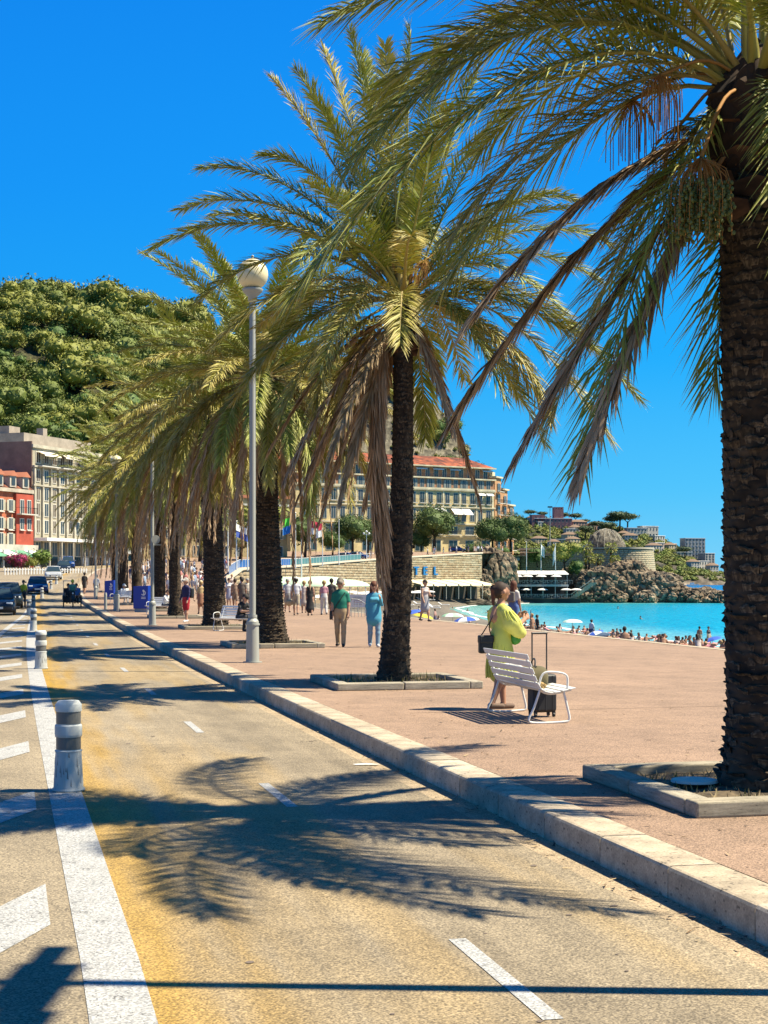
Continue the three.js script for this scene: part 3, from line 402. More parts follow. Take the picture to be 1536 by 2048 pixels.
// steel posts and blue panels
const steelPost = thing('steel_bollard', 'short grey metal post standing at the dropped kerb', 'bollard', [0, 0, 0], 0, 'metal posts at the dropped kerb');
part('shaft', cyl(.085, .085, .92, 0, 0, 0, 16), M.lampGrey, steelPost); part('cap', merge([new THREE.SphereGeometry(.085, 14, 6, 0, 6.3, 0, 1.57).scale(1, .35, 1).translate(0, .92, 0), new THREE.TorusGeometry(.087, .01, 6, 16).rotateX(Math.PI / 2).translate(0, .8, 0)]), M.steel, steelPost);
{ const a = at(230, 1221, 84); steelPost.position.set(a.x, rise(77) + .2, a.z); const b = at(211, 1219, 88); dup(steelPost, [b.x, rise(81) + .2, b.z]); const c = at(236, 1222, 82); dup(steelPost, [c.x, rise(76) + .2, c.z]); }
function bluePanel(px, Z, w, h, label, turn) {
  const x = atX(px, Z), y = rise((Z - OZ) / DZ - 1) + .2, p = thing('blue_panel', label, 'information panel', [x, y, -Z], turn);
  const sh = new THREE.Shape(); sh.moveTo(-w / 2, 0); sh.lineTo(w / 2, 0); sh.lineTo(w / 2, h); sh.lineTo(-w / 2, h * .96); sh.closePath();
  part('cabinet', new THREE.ExtrudeGeometry(sh, { depth: .5, bevelEnabled: true, bevelSize: .015, bevelThickness: .015, bevelSegments: 2 }).translate(0, .2, -.25), M.blue, p);
  part('plinth', box(w * .92, .22, .42, 0, .1, 0), M.grey, p);
  const cx = w * .2, cy = h * .6 + .2, z = .269; // small white emblem: a figure over two short lines
  part('emblem', merge([new THREE.CircleGeometry(.06, 12).translate(cx, cy + .22, z), new THREE.RingGeometry(.09, .14, 16, 1, 3.6, 3.9).translate(cx, cy + .1, z), box(.05, .22, .004, cx + .02, cy + .08, z), box(.26, .035, .004, cx, cy - .12, z), box(.26, .035, .004, cx, cy - .19, z)]), M.white, p);
}
bluePanel(286, 82, .85, 1.2, 'large blue panel cabinet with small white emblem near the lamp post', -.35);
bluePanel(222, 112, .75, 1.2, 'smaller blue panel cabinet with a pale side, farther up the promenade', -.4);
// white slatted bench: built facing +x, long side along z
function bench(pos, turn, label) {
  const b = thing('bench', label, 'bench', pos, turn, 'white slatted benches'), Lh = .93, slatM = M.white, pr = [[-.20, .83], [-.165, .74], [-.13, .65], [-.095, .56], [-.055, .475], [.0, .415], [.09, .385], [.19, .39], [.29, .41], [.385, .43]];
  pr.forEach(([x, y], i) => { const nx = pr[Math.min(i + 1, pr.length - 1)], pv = pr[Math.max(i - 1, 0)], a = Math.atan2(nx[1] - pv[1], nx[0] - pv[0]); const s = part('slat', rbox(i ? .078 : .07, .016, 2 * Lh, .006, 0, 0, 0, 1), slatM, b); s.position.set(x, y, 0); s.rotation.z = a; });
  for (const z of [-Lh + .1, Lh - .1]) {
    const c = (x, y, dz = 0) => V(x, y, z + dz), s = Math.sign(z) * .03;
    part('back_frame', tube(pr.map(([x, y]) => c(x + .012, y - .02)), .016, 30, 6), slatM, b);
    part('leg_frame', tube([c(-.02, .42, s), c(-.10, .2, s), c(-.17, .03, s), c(-.14, .015, s), c(.30, .015, s), c(.36, .03, s), c(.33, .22, s), c(.28, .40, s)], .015, 40, 6), slatM, b);
    part('armrest', tube([c(-.05, .45, s * 1.6), c(.0, .60, s * 1.6), c(.05, .635, s * 1.6), c(.28, .615, s * 1.6), c(.325, .58, s * 1.6), c(.33, .42, s * 1.6)], .014, 30, 6), slatM, b);
  }
  part('centre_rib', tube(pr.map(([x, y]) => V(x + .008, y - .016, 0)), .007, 24, 5), slatM, b);
  return b;
}
const benchA = (() => { const q = at(1051, 1441, 19.4); return bench([q.x - .02, .2, -19.95], TURN * 1.0, 'white slatted metal bench with bag and suitcase beside the woman in yellow'); })();
{ const q = S(44.4, 3.1, .2); bench([atX(478, -q.z), q.y, q.z], -2.2, 'white slatted bench with the reader in black sitting on it'); const q2 = S(69, 3.2, .2); bench([atX(330, -q2.z), q2.y, q2.z], -2.0, 'white slatted bench with the person in white sitting by the thinner palm'); const q3 = S(95, 2.6, .2); bench([atX(246, -q3.z), q3.y, q3.z], -2.2, 'white slatted bench by the small blue panel'); }
{ // suitcase
  const Z = 20.05, s = thing('suitcase', 'black cabin suitcase with its pull handle fully raised beside the bench', 'suitcase', [atX(1084, Z), .2, -Z], .35), bm = mat(.012, .012, .014, .55);
  part('shell', rbox(.34, .50, .22, .045, 0, .31, 0, 4), bm, s); for (const x of [-.10, 0, .10]) part('rib', rbox(.02, .46, .228, .008, x, .31, 0, 1), bm, s);
  for (const x of [-.13, .13]) for (const z of [-.08, .08]) part('wheel', merge([new THREE.CylinderGeometry(.028, .028, .025, 12).rotateZ(Math.PI / 2).translate(x, .028, z), box(.04, .03, .03, x, .055, z)]), M.dark, s);
  part('pull_handle', merge([bar(V(-.105, .56, -.08), V(-.105, 1.08, -.08), .010), bar(V(.105, .56, -.08), V(.105, 1.08, -.08), .010), rbox(.235, .03, .03, .012, 0, 1.085, -.08)]), mat(.05, .045, .04, .4), s);
  part('carry_handle', tube([V(-.07, .56, 0), V(-.05, .59, 0), V(.05, .59, 0), V(.07, .56, 0)], .009, 12, 5), M.dark, s);
}
{ // bag on the bench, and a crumpled wrapper
  const bg = thing('holdall', 'khaki holdall bag lying on the bench seat', 'bag', [atX(1070, 19.9) - .02, .61, -19.85], .1), km = mat(.13, .11, .055, .95);
  const g = new THREE.SphereGeometry(1, 24, 16), P = g.attributes.position; for (let i = 0; i < P.count; i++) { const x = P.getX(i), y = P.getY(i), z = P.getZ(i), k = 1 + (n3(x * 2, y * 2, z * 2, 4) - .5) * .35; P.setXYZ(i, Math.sign(x) * Math.abs(x) ** .7 * .18 * k, Math.sign(y) * Math.abs(y) ** .7 * .13 * k + .13, Math.sign(z) * Math.abs(z) ** .7 * .26 * k); } g.computeVertexNormals();
  part('body', g, km, bg); part('strap', tube([V(-.02, .24, .15), V(0, .34, .08), V(0, .34, -.08), V(-.02, .24, -.15)], .012, 16, 5), M.dark, bg); part('zip', box(.01, .01, .36, 0, .262, 0), M.dark, bg);
  const w = new THREE.IcosahedronGeometry(.055, 2), Q = w.attributes.position; for (let i = 0; i < Q.count; i++) { const k = .6 + hash2(Math.round(Q.getX(i) * 900), Math.round(Q.getY(i) * 900 + Q.getZ(i) * 333), 2) * .7; Q.setXYZ(i, Q.getX(i) * k, Q.getY(i) * k * .7, Q.getZ(i) * k); } w.computeVertexNormals();
  const wr = single('paper_wrapper', w, mat(.45, .30, .12, .8), 'crumpled brown paper wrapper on the bench seat', 'wrapper'); wr.position.set(atX(1082, 19.25), .66, -19.25);
  const lit = single('paper_scrap', geo([0, .006, 0, .22, .012, .02, .26, .008, -.05, .1, .016, -.06, -.04, .01, -.04], [0, 1, 2, 0, 2, 3, 0, 3, 4]), M.white, 'flat white paper scrap lying on the cycle lane', 'litter'); const lp = at(712, 1531, 16.45); lit.position.set(lp.x, .002, lp.z);
}
// ---------------------------------------------------------------- people: bones with radii, joined by a smooth minimum and meshed on a grid
function bodyMesh(bones, cell, k = .035) {
  let lo = [1e9, 1e9, 1e9], hi = [-1e9, -1e9, -1e9];
  for (const b of bones) for (const e of [b.a, b.b]) for (let c = 0; c < 3; c++) { const R = Math.max(b.ra, b.rb) + .04; lo[c] = Math.min(lo[c], e[c] - R); hi[c] = Math.max(hi[c], e[c] + R); }
  const n = [0, 1, 2].map((c) => Math.ceil((hi[c] - lo[c]) / cell) + 2), [nx, ny, nz] = n, fld = new Float32Array(nx * ny * nz).fill(9), who = new Uint8Array(nx * ny * nz);
  const B = bones.map((b) => { const d = [b.b[0] - b.a[0], b.b[1] - b.a[1], b.b[2] - b.a[2]]; return { ...b, d, l2: d[0] * d[0] + d[1] * d[1] + d[2] * d[2] || 1e-9, f: b.f ?? 1 }; });
  const best = new Float32Array(nx * ny * nz).fill(9);
  B.forEach((b, bi) => {
    const R = Math.max(b.ra, b.rb) + .09, r = [0, 1, 2].map((c) => [Math.max(0, Math.floor((Math.min(b.a[c], b.b[c]) - R - lo[c]) / cell)), Math.min(n[c] - 1, Math.ceil((Math.max(b.a[c], b.b[c]) + R - lo[c]) / cell))]);
    for (let z = r[2][0]; z <= r[2][1]; z++) for (let y = r[1][0]; y <= r[1][1]; y++) for (let x = r[0][0]; x <= r[0][1]; x++) {
      const px = lo[0] + x * cell - b.a[0], py = lo[1] + y * cell - b.a[1], pz = lo[2] + z * cell - b.a[2]; const h = clamp((px * b.d[0] + py * b.d[1] + pz * b.d[2]) / b.l2, 0, 1);
      const qx = px - h * b.d[0], qy = py - h * b.d[1], qz = (pz - h * b.d[2]) / b.f, v = (Math.sqrt(qx * qx + qy * qy + qz * qz) - lerp(b.ra, b.rb, h)) * Math.min(1, b.f), i = (z * ny + y) * nx + x;
      if (v < best[i]) { best[i] = v; who[i] = bi; }
      const o = fld[i], kk = b.k ?? k, e = Math.max(kk - Math.abs(o - v), 0) / kk; fld[i] = Math.min(o, v) - e * e * kk * .25;
    }
  });
  const pos = [], col = [], idx = [], id = new Int32Array(nx * ny * nz).fill(-1), at3 = (x, y, z) => (z * ny + y) * nx + x; let c = 0;
  for (let z = 0; z < nz - 1; z++) for (let y = 0; y < ny - 1; y++) for (let x = 0; x < nx - 1; x++) {
    let sx = 0, sy = 0, sz = 0, m = 0, neg = 0; const v = []; for (let q = 0; q < 8; q++) { const w = fld[at3(x + (q & 1), y + (q >> 1 & 1), z + (q >> 2))]; v.push(w); if (w < 0) neg++; }
    if (!neg || neg === 8) continue;
    for (const [p, q] of EDG) if ((v[p] < 0) !== (v[q] < 0)) { const f = v[p] / (v[p] - v[q]); sx += lerp(p & 1, q & 1, f); sy += lerp(p >> 1 & 1, q >> 1 & 1, f); sz += lerp(p >> 2, q >> 2, f); m++; }
    const i = at3(x, y, z); id[i] = c++; pos.push(lo[0] + (x + sx / m) * cell, lo[1] + (y + sy / m) * cell, lo[2] + (z + sz / m) * cell);
    col.push(...B[who[at3(x + (sx / m > .5 ? 1 : 0), y + (sy / m > .5 ? 1 : 0), z + (sz / m > .5 ? 1 : 0))]].c);
  }
  const quad = (a, b, d, e, flip) => { if (a < 0 || b < 0 || d < 0 || e < 0) return; flip ? idx.push(a, b, d, a, d, e) : idx.push(a, d, b, a, e, d); };
  for (let z = 1; z < nz - 1; z++) for (let y = 1; y < ny - 1; y++) for (let x = 1; x < nx - 1; x++) {
    const s = fld[at3(x, y, z)] < 0;
    if (s !== fld[at3(x + 1, y, z)] < 0) quad(id[at3(x, y - 1, z - 1)], id[at3(x, y, z - 1)], id[at3(x, y, z)], id[at3(x, y - 1, z)], s);
    if (s !== fld[at3(x, y + 1, z)] < 0) quad(id[at3(x - 1, y, z - 1)], id[at3(x - 1, y, z)], id[at3(x, y, z)], id[at3(x, y, z - 1)], s);
    if (s !== fld[at3(x, y, z + 1)] < 0) quad(id[at3(x - 1, y - 1, z)], id[at3(x, y - 1, z)], id[at3(x, y, z)], id[at3(x - 1, y, z)], s);
  }
  return geo(pos, idx, null, col);
}
const EDG = [[0, 1], [2, 3], [4, 5], [6, 7], [0, 2], [1, 3], [4, 6], [5, 7], [0, 4], [1, 5], [2, 6], [3, 7]];
const SK = [.50, .29, .19], SK2 = [.36, .19, .115], TAN = [.42, .22, .13];
const hairs = { brown: [.035, .016, .008], dark: [.012, .008, .006], grey: [.30, .29, .27], auburn: [.12, .035, .012], blond: [.38, .25, .10] };
// pose: lean, leg swing, arm angles; clothes: top, bottom, sleeve (0 none, 1 short, 2 long), leg (0 bare, 1 shorts, 2 trousers, 3 skirt to the knee, 4 long skirt), shoes, hat
function person(o) {
  const { skin = SK, top = [.5, .5, .5], bottom = [.1, .1, .1], hair = hairs.brown, sleeve = 1, leg = 2, shoes = [.05, .04, .035], swing = .12, sit = false, arms = [.12, .12], elbow = [.25, .25], bend = 0, longHair = false, hat, female = false, H = 1.72, turnHead = 0, fat = 1, cell = .022, fine = false } = o;
  const k = H / 1.72, B = [], P = (x, y, z) => [x * k, y * k, z * k], add = (a, b, ra, rb, c, f = 1, kk) => B.push({ a: P(...a), b: P(...b), ra: ra * k, rb: rb * k, c, f, k: kk });
  const hipY = sit ? .47 : .91, sh = female ? .155 : .175, hipW = female ? .095 : .085, cb = Math.cos(bend), sb = Math.sin(bend);
  const up = (y, z = 0, x = 0) => [x, hipY + y * cb - z * sb, y * sb + z * cb];           // torso frame above the hips
  const waist = .155 * (female ? .86 : 1) * fat, chest = (female ? .145 : .165) * fat, hipR = (female ? .165 : .155) * fat;
  add(up(.02), up(.10), hipR, hipR * .95, bottom, .70); add(up(.14), up(.26), waist, waist, top, .72); add(up(.27), up(.43), chest, chest * .92, top, .66);
  add(up(.47, 0, -sh * .62), up(.47, 0, sh * .62), .082, .082, top, .85);
  if (female) add(up(.36, .09, -.07), up(.36, .09, .07), .062, .062, top);
  add(up(.50), up(.60, .01), .056, .052, skin);
  const hy = .715, ct = Math.cos(turnHead), st = Math.sin(turnHead), hd = (x, y, z) => up(hy + y, z * ct - x * st + .015, x * ct + z * st);
  add(hd(0, .02, -.01), hd(0, .025, .01), .098, .098, skin, 1.08, .02); add(hd(0, -.055, .03), hd(0, -.06, .045), .062, .05, skin, 1, .03);
  add(hd(0, .0, .105), hd(0, -.022, .118), .012, .016, skin, 1, .01); add(hd(-.1, -.005, 0), hd(-.1, .015, 0), .02, .02, skin, 1, .01); add(hd(.1, -.005, 0), hd(.1, .015, 0), .02, .02, skin, 1, .01);
  if (fine) { for (const s of [-1, 1]) add(hd(s * .035, .012, .098), hd(s * .04, .012, .097), .013, .012, [.02, .015, .012], 1, .004); add(hd(-.022, -.06, .086), hd(.022, -.06, .086), .012, .012, [.32, .10, .08], 1, .004); }
  add(hd(0, .055, -.02), hd(0, .045, .03), .102, .088, hair, 1.05, .012); add(hd(0, .01, -.045), hd(0, .03, -.04), .092, .1, hair, 1, .012);
  if (longHair) { add(hd(0, .02, -.055), hd(0, -.22, -.075), .095, .075, hair, .8, .02); add(hd(-.07, .02, -.02), hd(-.085, -.17, -.01), .045, .04, hair, 1, .02); add(hd(.07, .02, -.02), hd(.085, -.17, -.01), .045, .04, hair, 1, .02); }
  if (hat) { add(hd(0, .08, -.01), hd(0, .095, .0), .105, .092, hat, 1, .008); add(hd(0, .062, .06), hd(0, .055, .14), .075, .055, hat, 1, .008); }
  for (const s of [-1, 1]) { // legs
    const i = s < 0 ? 0 : 1, sw = swing * s, c1 = leg === 2 ? bottom : leg === 1 ? bottom : skin, c2 = leg === 2 ? bottom : skin, wdt = leg === 2 ? 1.12 : 1;
    let hip = [s * hipW, hipY, 0], knee, ank;
    if (sit) { knee = [s * .10, hipY + .02, .42]; ank = [s * (.09 + (o.ankle ?? 0)), .085, .40 + sw * .6]; } else { knee = [s * (hipW + .005), .49, sw * .5 + .015]; ank = [s * hipW, .085 + Math.max(0, -sw) * .22, sw - (sw < 0 ? .08 : 0)]; }
    const mid = hip.map((v, c) => lerp(v, knee[c], .62));
    add(hip, mid, .088 * fat, .075, leg === 3 ? bottom : c1); add(mid, knee, .074 * wdt, .058 * wdt, leg === 1 ? bottom : c2 === skin && leg !== 3 ? skin : c1 === bottom && leg === 2 ? bottom : skin);
    const cf = knee.map((v, c) => lerp(v, ank[c], .3)); add(knee, cf, .056 * wdt, .058 * wdt, c2); add(cf, ank, .058 * wdt, (leg === 2 ? .056 : .036), c2);
    add([ank[0], ank[1] - .04, ank[2] - .03], [ank[0] * 1.15, ank[1] - .052, ank[2] + .15], .043, .036, shoes, 1, .012);
    // arms
    const S1 = up(.46, 0, s * sh), ar = arms[i], el = elbow[i], out = o.out ?? .14;
    const E1 = [S1[0] + s * .28 * Math.sin(out), S1[1] - .28 * Math.cos(ar) * Math.cos(out), S1[2] + .28 * Math.sin(ar)], fa = ar + el, inn = o.inward ?? 0, W1 = [E1[0] - s * inn * .2, E1[1] - .25 * Math.cos(fa), E1[2] + .25 * Math.sin(fa)], hd1 = [W1[0] - s * inn * .05, W1[1] - .08 * Math.cos(fa), W1[2] + .08 * Math.sin(fa)];
    const m1 = S1.map((v, c) => lerp(v, E1[c], .62)); add(S1, m1, .056, .05 * (sleeve === 1 ? 1.15 : 1), sleeve ? top : skin); add(m1, E1, .044, .04, sleeve === 2 ? top : skin); add(E1, W1, .042, .03, sleeve === 2 ? top : skin);
    if (fine) { // palm, four fingers and a thumb, slightly curled
      const dv = [hd1[0] - W1[0], hd1[1] - W1[1], hd1[2] - W1[2]], dl = Math.hypot(...dv); const d = dv.map((v) => v / dl), sd = [0, -d[2], d[1]], sl = Math.hypot(...sd) || 1, w = sd.map((v) => v / sl), cu = [-s * 1, 0, 0];
      const pt = (a, b, c2) => [W1[0] + d[0] * a + w[0] * b + cu[0] * c2, W1[1] + d[1] * a + w[1] * b + cu[1] * c2, W1[2] + d[2] * a + w[2] * b + cu[2] * c2];
      add(pt(.01, 0, 0), pt(.075, 0, 0), .026, .03, skin, 1, .02);
      [[-.03, .066], [-.010, .078], [.010, .074], [.029, .058]].forEach(([b, L]) => { add(pt(.085, b, 0), pt(.085 + L * .55, b * 1.12, .008), .0105, .010, skin, 1, .004); add(pt(.085 + L * .55, b * 1.12, .008), pt(.085 + L, b * 1.15, .030), .010, .0088, skin, 1, .004); });
      add(pt(.03, -.03, .005), pt(.075, -.058, .02), .0125, .011, skin, 1, .006); add(pt(.075, -.058, .02), pt(.10, -.056, .034), .011, .0095, skin, 1, .004);
    } else add(W1, hd1, .032, .036, skin, 1, .015);
  }
  if (leg === 3) add(up(.08), [0, sit ? hipY : .58, sit ? .3 : 0], .15, .20, bottom, .85, .03);
  if (leg === 4) { add(up(.08), [0, .55, 0], .15, .19, bottom, .85, .03); add([0, .55, 0], [0, .36, -.02], .19, .22, bottom, .85, .03); }
  if (leg === 1) for (const s of [-1, 1]) add([s * hipW, hipY - .04, 0], [s * (hipW + .012), .56, swing * s * .35], .092 * fat, .082, bottom);
  if (o.extra) for (const e of o.extra(up, hd)) B.push({ a: P(...e[0]), b: P(...e[1]), ra: e[2] * k, rb: e[3] * k, c: e[4], f: e[5] ?? 1, k: e[6] });
  return bodyMesh(B, o.cell ?? .022, .03);
}
function stand(px, Z, o, label, group, y, yaw = 0) {
  const p = thing('person', label, 'person', [atX(px, Z), y, -Z], yaw, group); part('body', person(o), M.skin, p); return p;
}
const strapGeo = (pts, r = .012) => tube(pts, r, 20, 5);
// man in green polo
{
  const p = stand(681, 40.6, { top: [.005, .19, .125], bottom: [.42, .30, .17], shoes: [.03, .02, .015], hat: [.20, .17, .13], hair: hairs.grey, H: 1.74, swing: .07, fat: 1.12, cell: .014, fine: true, arms: [-.05, -.02], elbow: [.2, .25] }, 'man in green polo shirt and beige trousers with cap, walking on the promenade', undefined, .2, -.1);
  part('shoulder_strap', strapGeo([V(.13, 1.43, .08), V(.03, 1.27, .155), V(-.10, 1.08, .15), V(-.19, .92, .06), V(-.15, 1.15, -.14), V(.10, 1.43, -.10)]), M.black, p);
  part('shoulder_bag', rbox(.07, .24, .20, .03, -.25, .83, .0), M.black, p); part('sunglasses', box(.13, .032, .012, 0, 1.665, .118), M.black, p);
}
{
  const p = stand(748, 40.4, { top: [.06, .32, .46], bottom: [.20, .32, .42], shoes: [.7, .7, .68], hair: hairs.auburn, longHair: true, female: true, H: 1.68, swing: .05, sleeve: 2, cell: .014, fine: true, arms: [0, .6], elbow: [.15, 1.7], inward: .3, fat: 1.1, extra: (up) => [[up(.2), up(-.14), .17, .21, [.06, .32, .46], .8, .03]] }, 'woman in loose blue blouse and pale jeans with long auburn hair beside the slender palm', undefined, .2, .1);
  part('sunglasses', box(.13, .035, .012, 0, 1.61, .116), M.black, p);
}
{ // woman in the yellow dress, seen from behind and turned to the sea
  const Y = [.64, .65, .12], Yl = [.68, .69, .15], Z = 21.15;
  const p = thing('person', 'woman in lime yellow dress with puff sleeves and tied auburn hair beside the bench', 'person', [atX(1001, Z), .2, -Z], 2.0);
  const skirt = (up) => [[up(.12), [0, .62, .01], .155, .20, Y, .85, .03], [[0, .62, .01], [0.0, .56, .02], .20, .215, Y, .9, .03],
    ...[-1, 1].flatMap((s) => [[up(.44, 0, s * .17), up(.30, .06, s * .22), .085, .115, Yl, 1, .03], [up(.30, .06, s * .22), up(.19, .16, s * .20), .115, .10, Yl, 1, .03], [up(.20, .16, s * .19), up(.16, .22, s * .17), .06, .085, Yl, 1, .015]]),
    [up(.18), up(.22), .138, .135, Y, .75, .01]];
  part('body', person({ skin: [.48, .25, .155], top: Y, bottom: Y, shoes: [.16, .10, .07], hair: hairs.brown, female: true, H: 1.70, swing: .10, leg: 3, cell: .012, fine: true, sleeve: 0, arms: [.35, .4], elbow: [1.75, 1.8], inward: .5, turnHead: -.1, extra: (up, hd) => [...skirt(up), [hd(0, .09, -.07), hd(0, .06, -.11), .05, .055, hairs.brown, 1, .02], [hd(0, .04, -.12), hd(-.01, -.16, -.13), .045, .02, hairs.auburn, 1, .02], [up(.50, -.08), up(.36, -.105), .04, .06, [.48, .25, .155], 1, .02]] }), M.skin, p);
  // folds of the dress
  const r = rng(12), fl = []; for (let i = 0; i < 26; i++) { const a = i / 26 * 6.28 + r() * .1, c = Math.cos(a), s = Math.sin(a); fl.push(tube([V(c * .135, 1.06, s * .10), V(c * .178, .86, s * .148), V(c * (.205 + r() * .02), .6, s * .19), V(c * (.222 + r() * .03), .42 + r() * .06, s * .205 + .02)], .011 + r() * .006, 8, 4)); }
  for (const sx of [-1, 1]) for (let i = 0; i < 12; i++) { const a = i / 12 * 6.28, c = Math.cos(a), s = Math.sin(a); fl.push(tube([V(sx * .18 + c * .075, 1.36, s * .075), V(sx * .22 + c * .112, 1.24, .05 + s * .112), V(sx * .20 + c * .07, 1.08, .17 + s * .07)], .010, 8, 4)); }
  part('dress_folds', merge(fl), mat(.64, .65, .12, .9), p);
  part('hair_clip', box(.05, .012, .03, 0, 1.72, -.12), mat(.5, .3, .15, .4), p);
  const g = single('green_bag', (() => { const b = new THREE.SphereGeometry(.075, 16, 12).scale(1, 1.25, .8), P = b.attributes.position; for (let i = 0; i < P.count; i++) { const k = 1 + (n3(P.getX(i) * 20, P.getY(i) * 20, P.getZ(i) * 20, 9) - .5) * .5; P.setXYZ(i, P.getX(i) * k, P.getY(i) * k, P.getZ(i) * k); } b.computeVertexNormals(); return b; })(), mat(.05, .30, .03, .5), 'small green bag held at the waist of the woman in yellow', 'bag'); g.position.set(atX(1030, Z), 1.18, -Z + .02);
  const bag = thing('handbag', 'black leather shoulder bag hanging behind the woman in yellow', 'bag', [atX(971, Z - .05), 1.0, -Z + .1], .25);
  part('body', rbox(.20, .23, .10, .03, 0, .09, 0, 3), M.black, bag); part('flap', rbox(.21, .11, .112, .02, 0, .17, .002, 2), M.black, bag); part('shoulder_strap', strapGeo([V(-.08, .2, 0), V(.02, .36, .02), V(.14, .54, .0), V(.06, .36, -.03), V(.08, .2, 0)], .009), M.dark, bag);
}
{ // woman with rucksack on the edge of the promenade, denim shorts
  const p = stand(1027, 50, { top: [.62, .58, .54], bottom: [.07, .13, .34], hair: hairs.auburn, longHair: true, female: true, H: 1.68, leg: 1, sleeve: 1, swing: .05, shoes: [.6, .58, .55], cell: .02 }, 'woman in white top and denim shorts with long curly hair and rucksack, facing the sea', undefined, .2, Math.PI - .5);
  part('rucksack', rbox(.26, .34, .13, .05, 0, 1.2, -.19, 3), mat(.16, .14, .12, .8), p); part('strap', strapGeo([V(.1, 1.36, -.14), V(.11, 1.45, 0), V(.1, 1.3, .13), V(.11, 1.1, .1), V(.1, 1.05, -.13)]), M.dark, p);
}
{ const p = stand(372, 63.5, { top: [.012, .012, .075], bottom: [.42, .008, .02], leg: 1, hair: hairs.grey, H: 1.76, sleeve: 2, shoes: [.75, .74, .7], swing: .06, fat: 1.1, cell: .02, hat: [.4, .38, .34] }, 'person in navy jumper and bright red shorts with black rucksack', undefined, .2, -.7); part('rucksack', rbox(.30, .42, .2, .06, 0, 1.2, -.25, 3), M.black, p); part('strap', strapGeo([V(-.12, 1.38, -.16), V(-.13, 1.47, 0), V(-.12, 1.3, .14), V(-.13, 1.1, .1)]), M.black, p); }
{ const p = stand(850, 64.5, { top: [.55, .48, .46], bottom: [.33, .33, .36], leg: 3, hair: hairs.dark, female: true, H: 1.70, sleeve: 0, swing: .14, cell: .022, elbow: [.3, 1.2], arms: [.2, .3] }, 'woman in sleeveless pale top and grey skirt at the promenade edge beyond the palm', undefined, .2, .6); part('phone', box(.07, .13, .01, .15, 1.12, .36), M.black, p); }
// seated people on the far benches
{ const q = S(44.4, 3.1, .2), p = stand(480, -q.z, { sit: true, top: [.014, .013, .014], bottom: [.03, .03, .035], hair: hairs.dark, H: 1.74, bend: .42, arms: [.7, .7], elbow: [.9, .9], cell: .016, inward: .4 }, 'reader in black shirt and cap bent over on the bench', undefined, q.y, .75); part('phone', box(.16, .01, .11, 0, .78, .52), M.white, p); part('cap_brim', rbox(.17, .02, .14, .01, 0, 1.10, .50), M.black, p); }
{ const q = S(69, 3.2, .2), p = stand(328, -q.z, { sit: true, top: [.72, .71, .68], bottom: [.04, .04, .05], hair: hairs.brown, H: 1.68, bend: .35, arms: [.7, .6], elbow: [.8, .9], cell: .02, sleeve: 2 }, 'person in white shirt sitting bent forward beside the thinner palm', undefined, q.y, 1.1); part('paper', box(.2, .01, .15, 0, .75, .5), M.whiteCloth, p); }
{ const q = S(96, 2.6, .2), p = stand(243, -q.z, { sit: true, top: [.6, .68, .8], bottom: [.5, .5, .5], hair: hairs.grey, bend: .3, H: 1.7, cell: .024, hat: [.7, .72, .75] }, 'person in pale blue with sun hat sitting by the small blue panel', undefined, q.y, 1.0); part('newspaper', box(.3, .2, .01, 0, .9, .5), M.whiteCloth, p); }
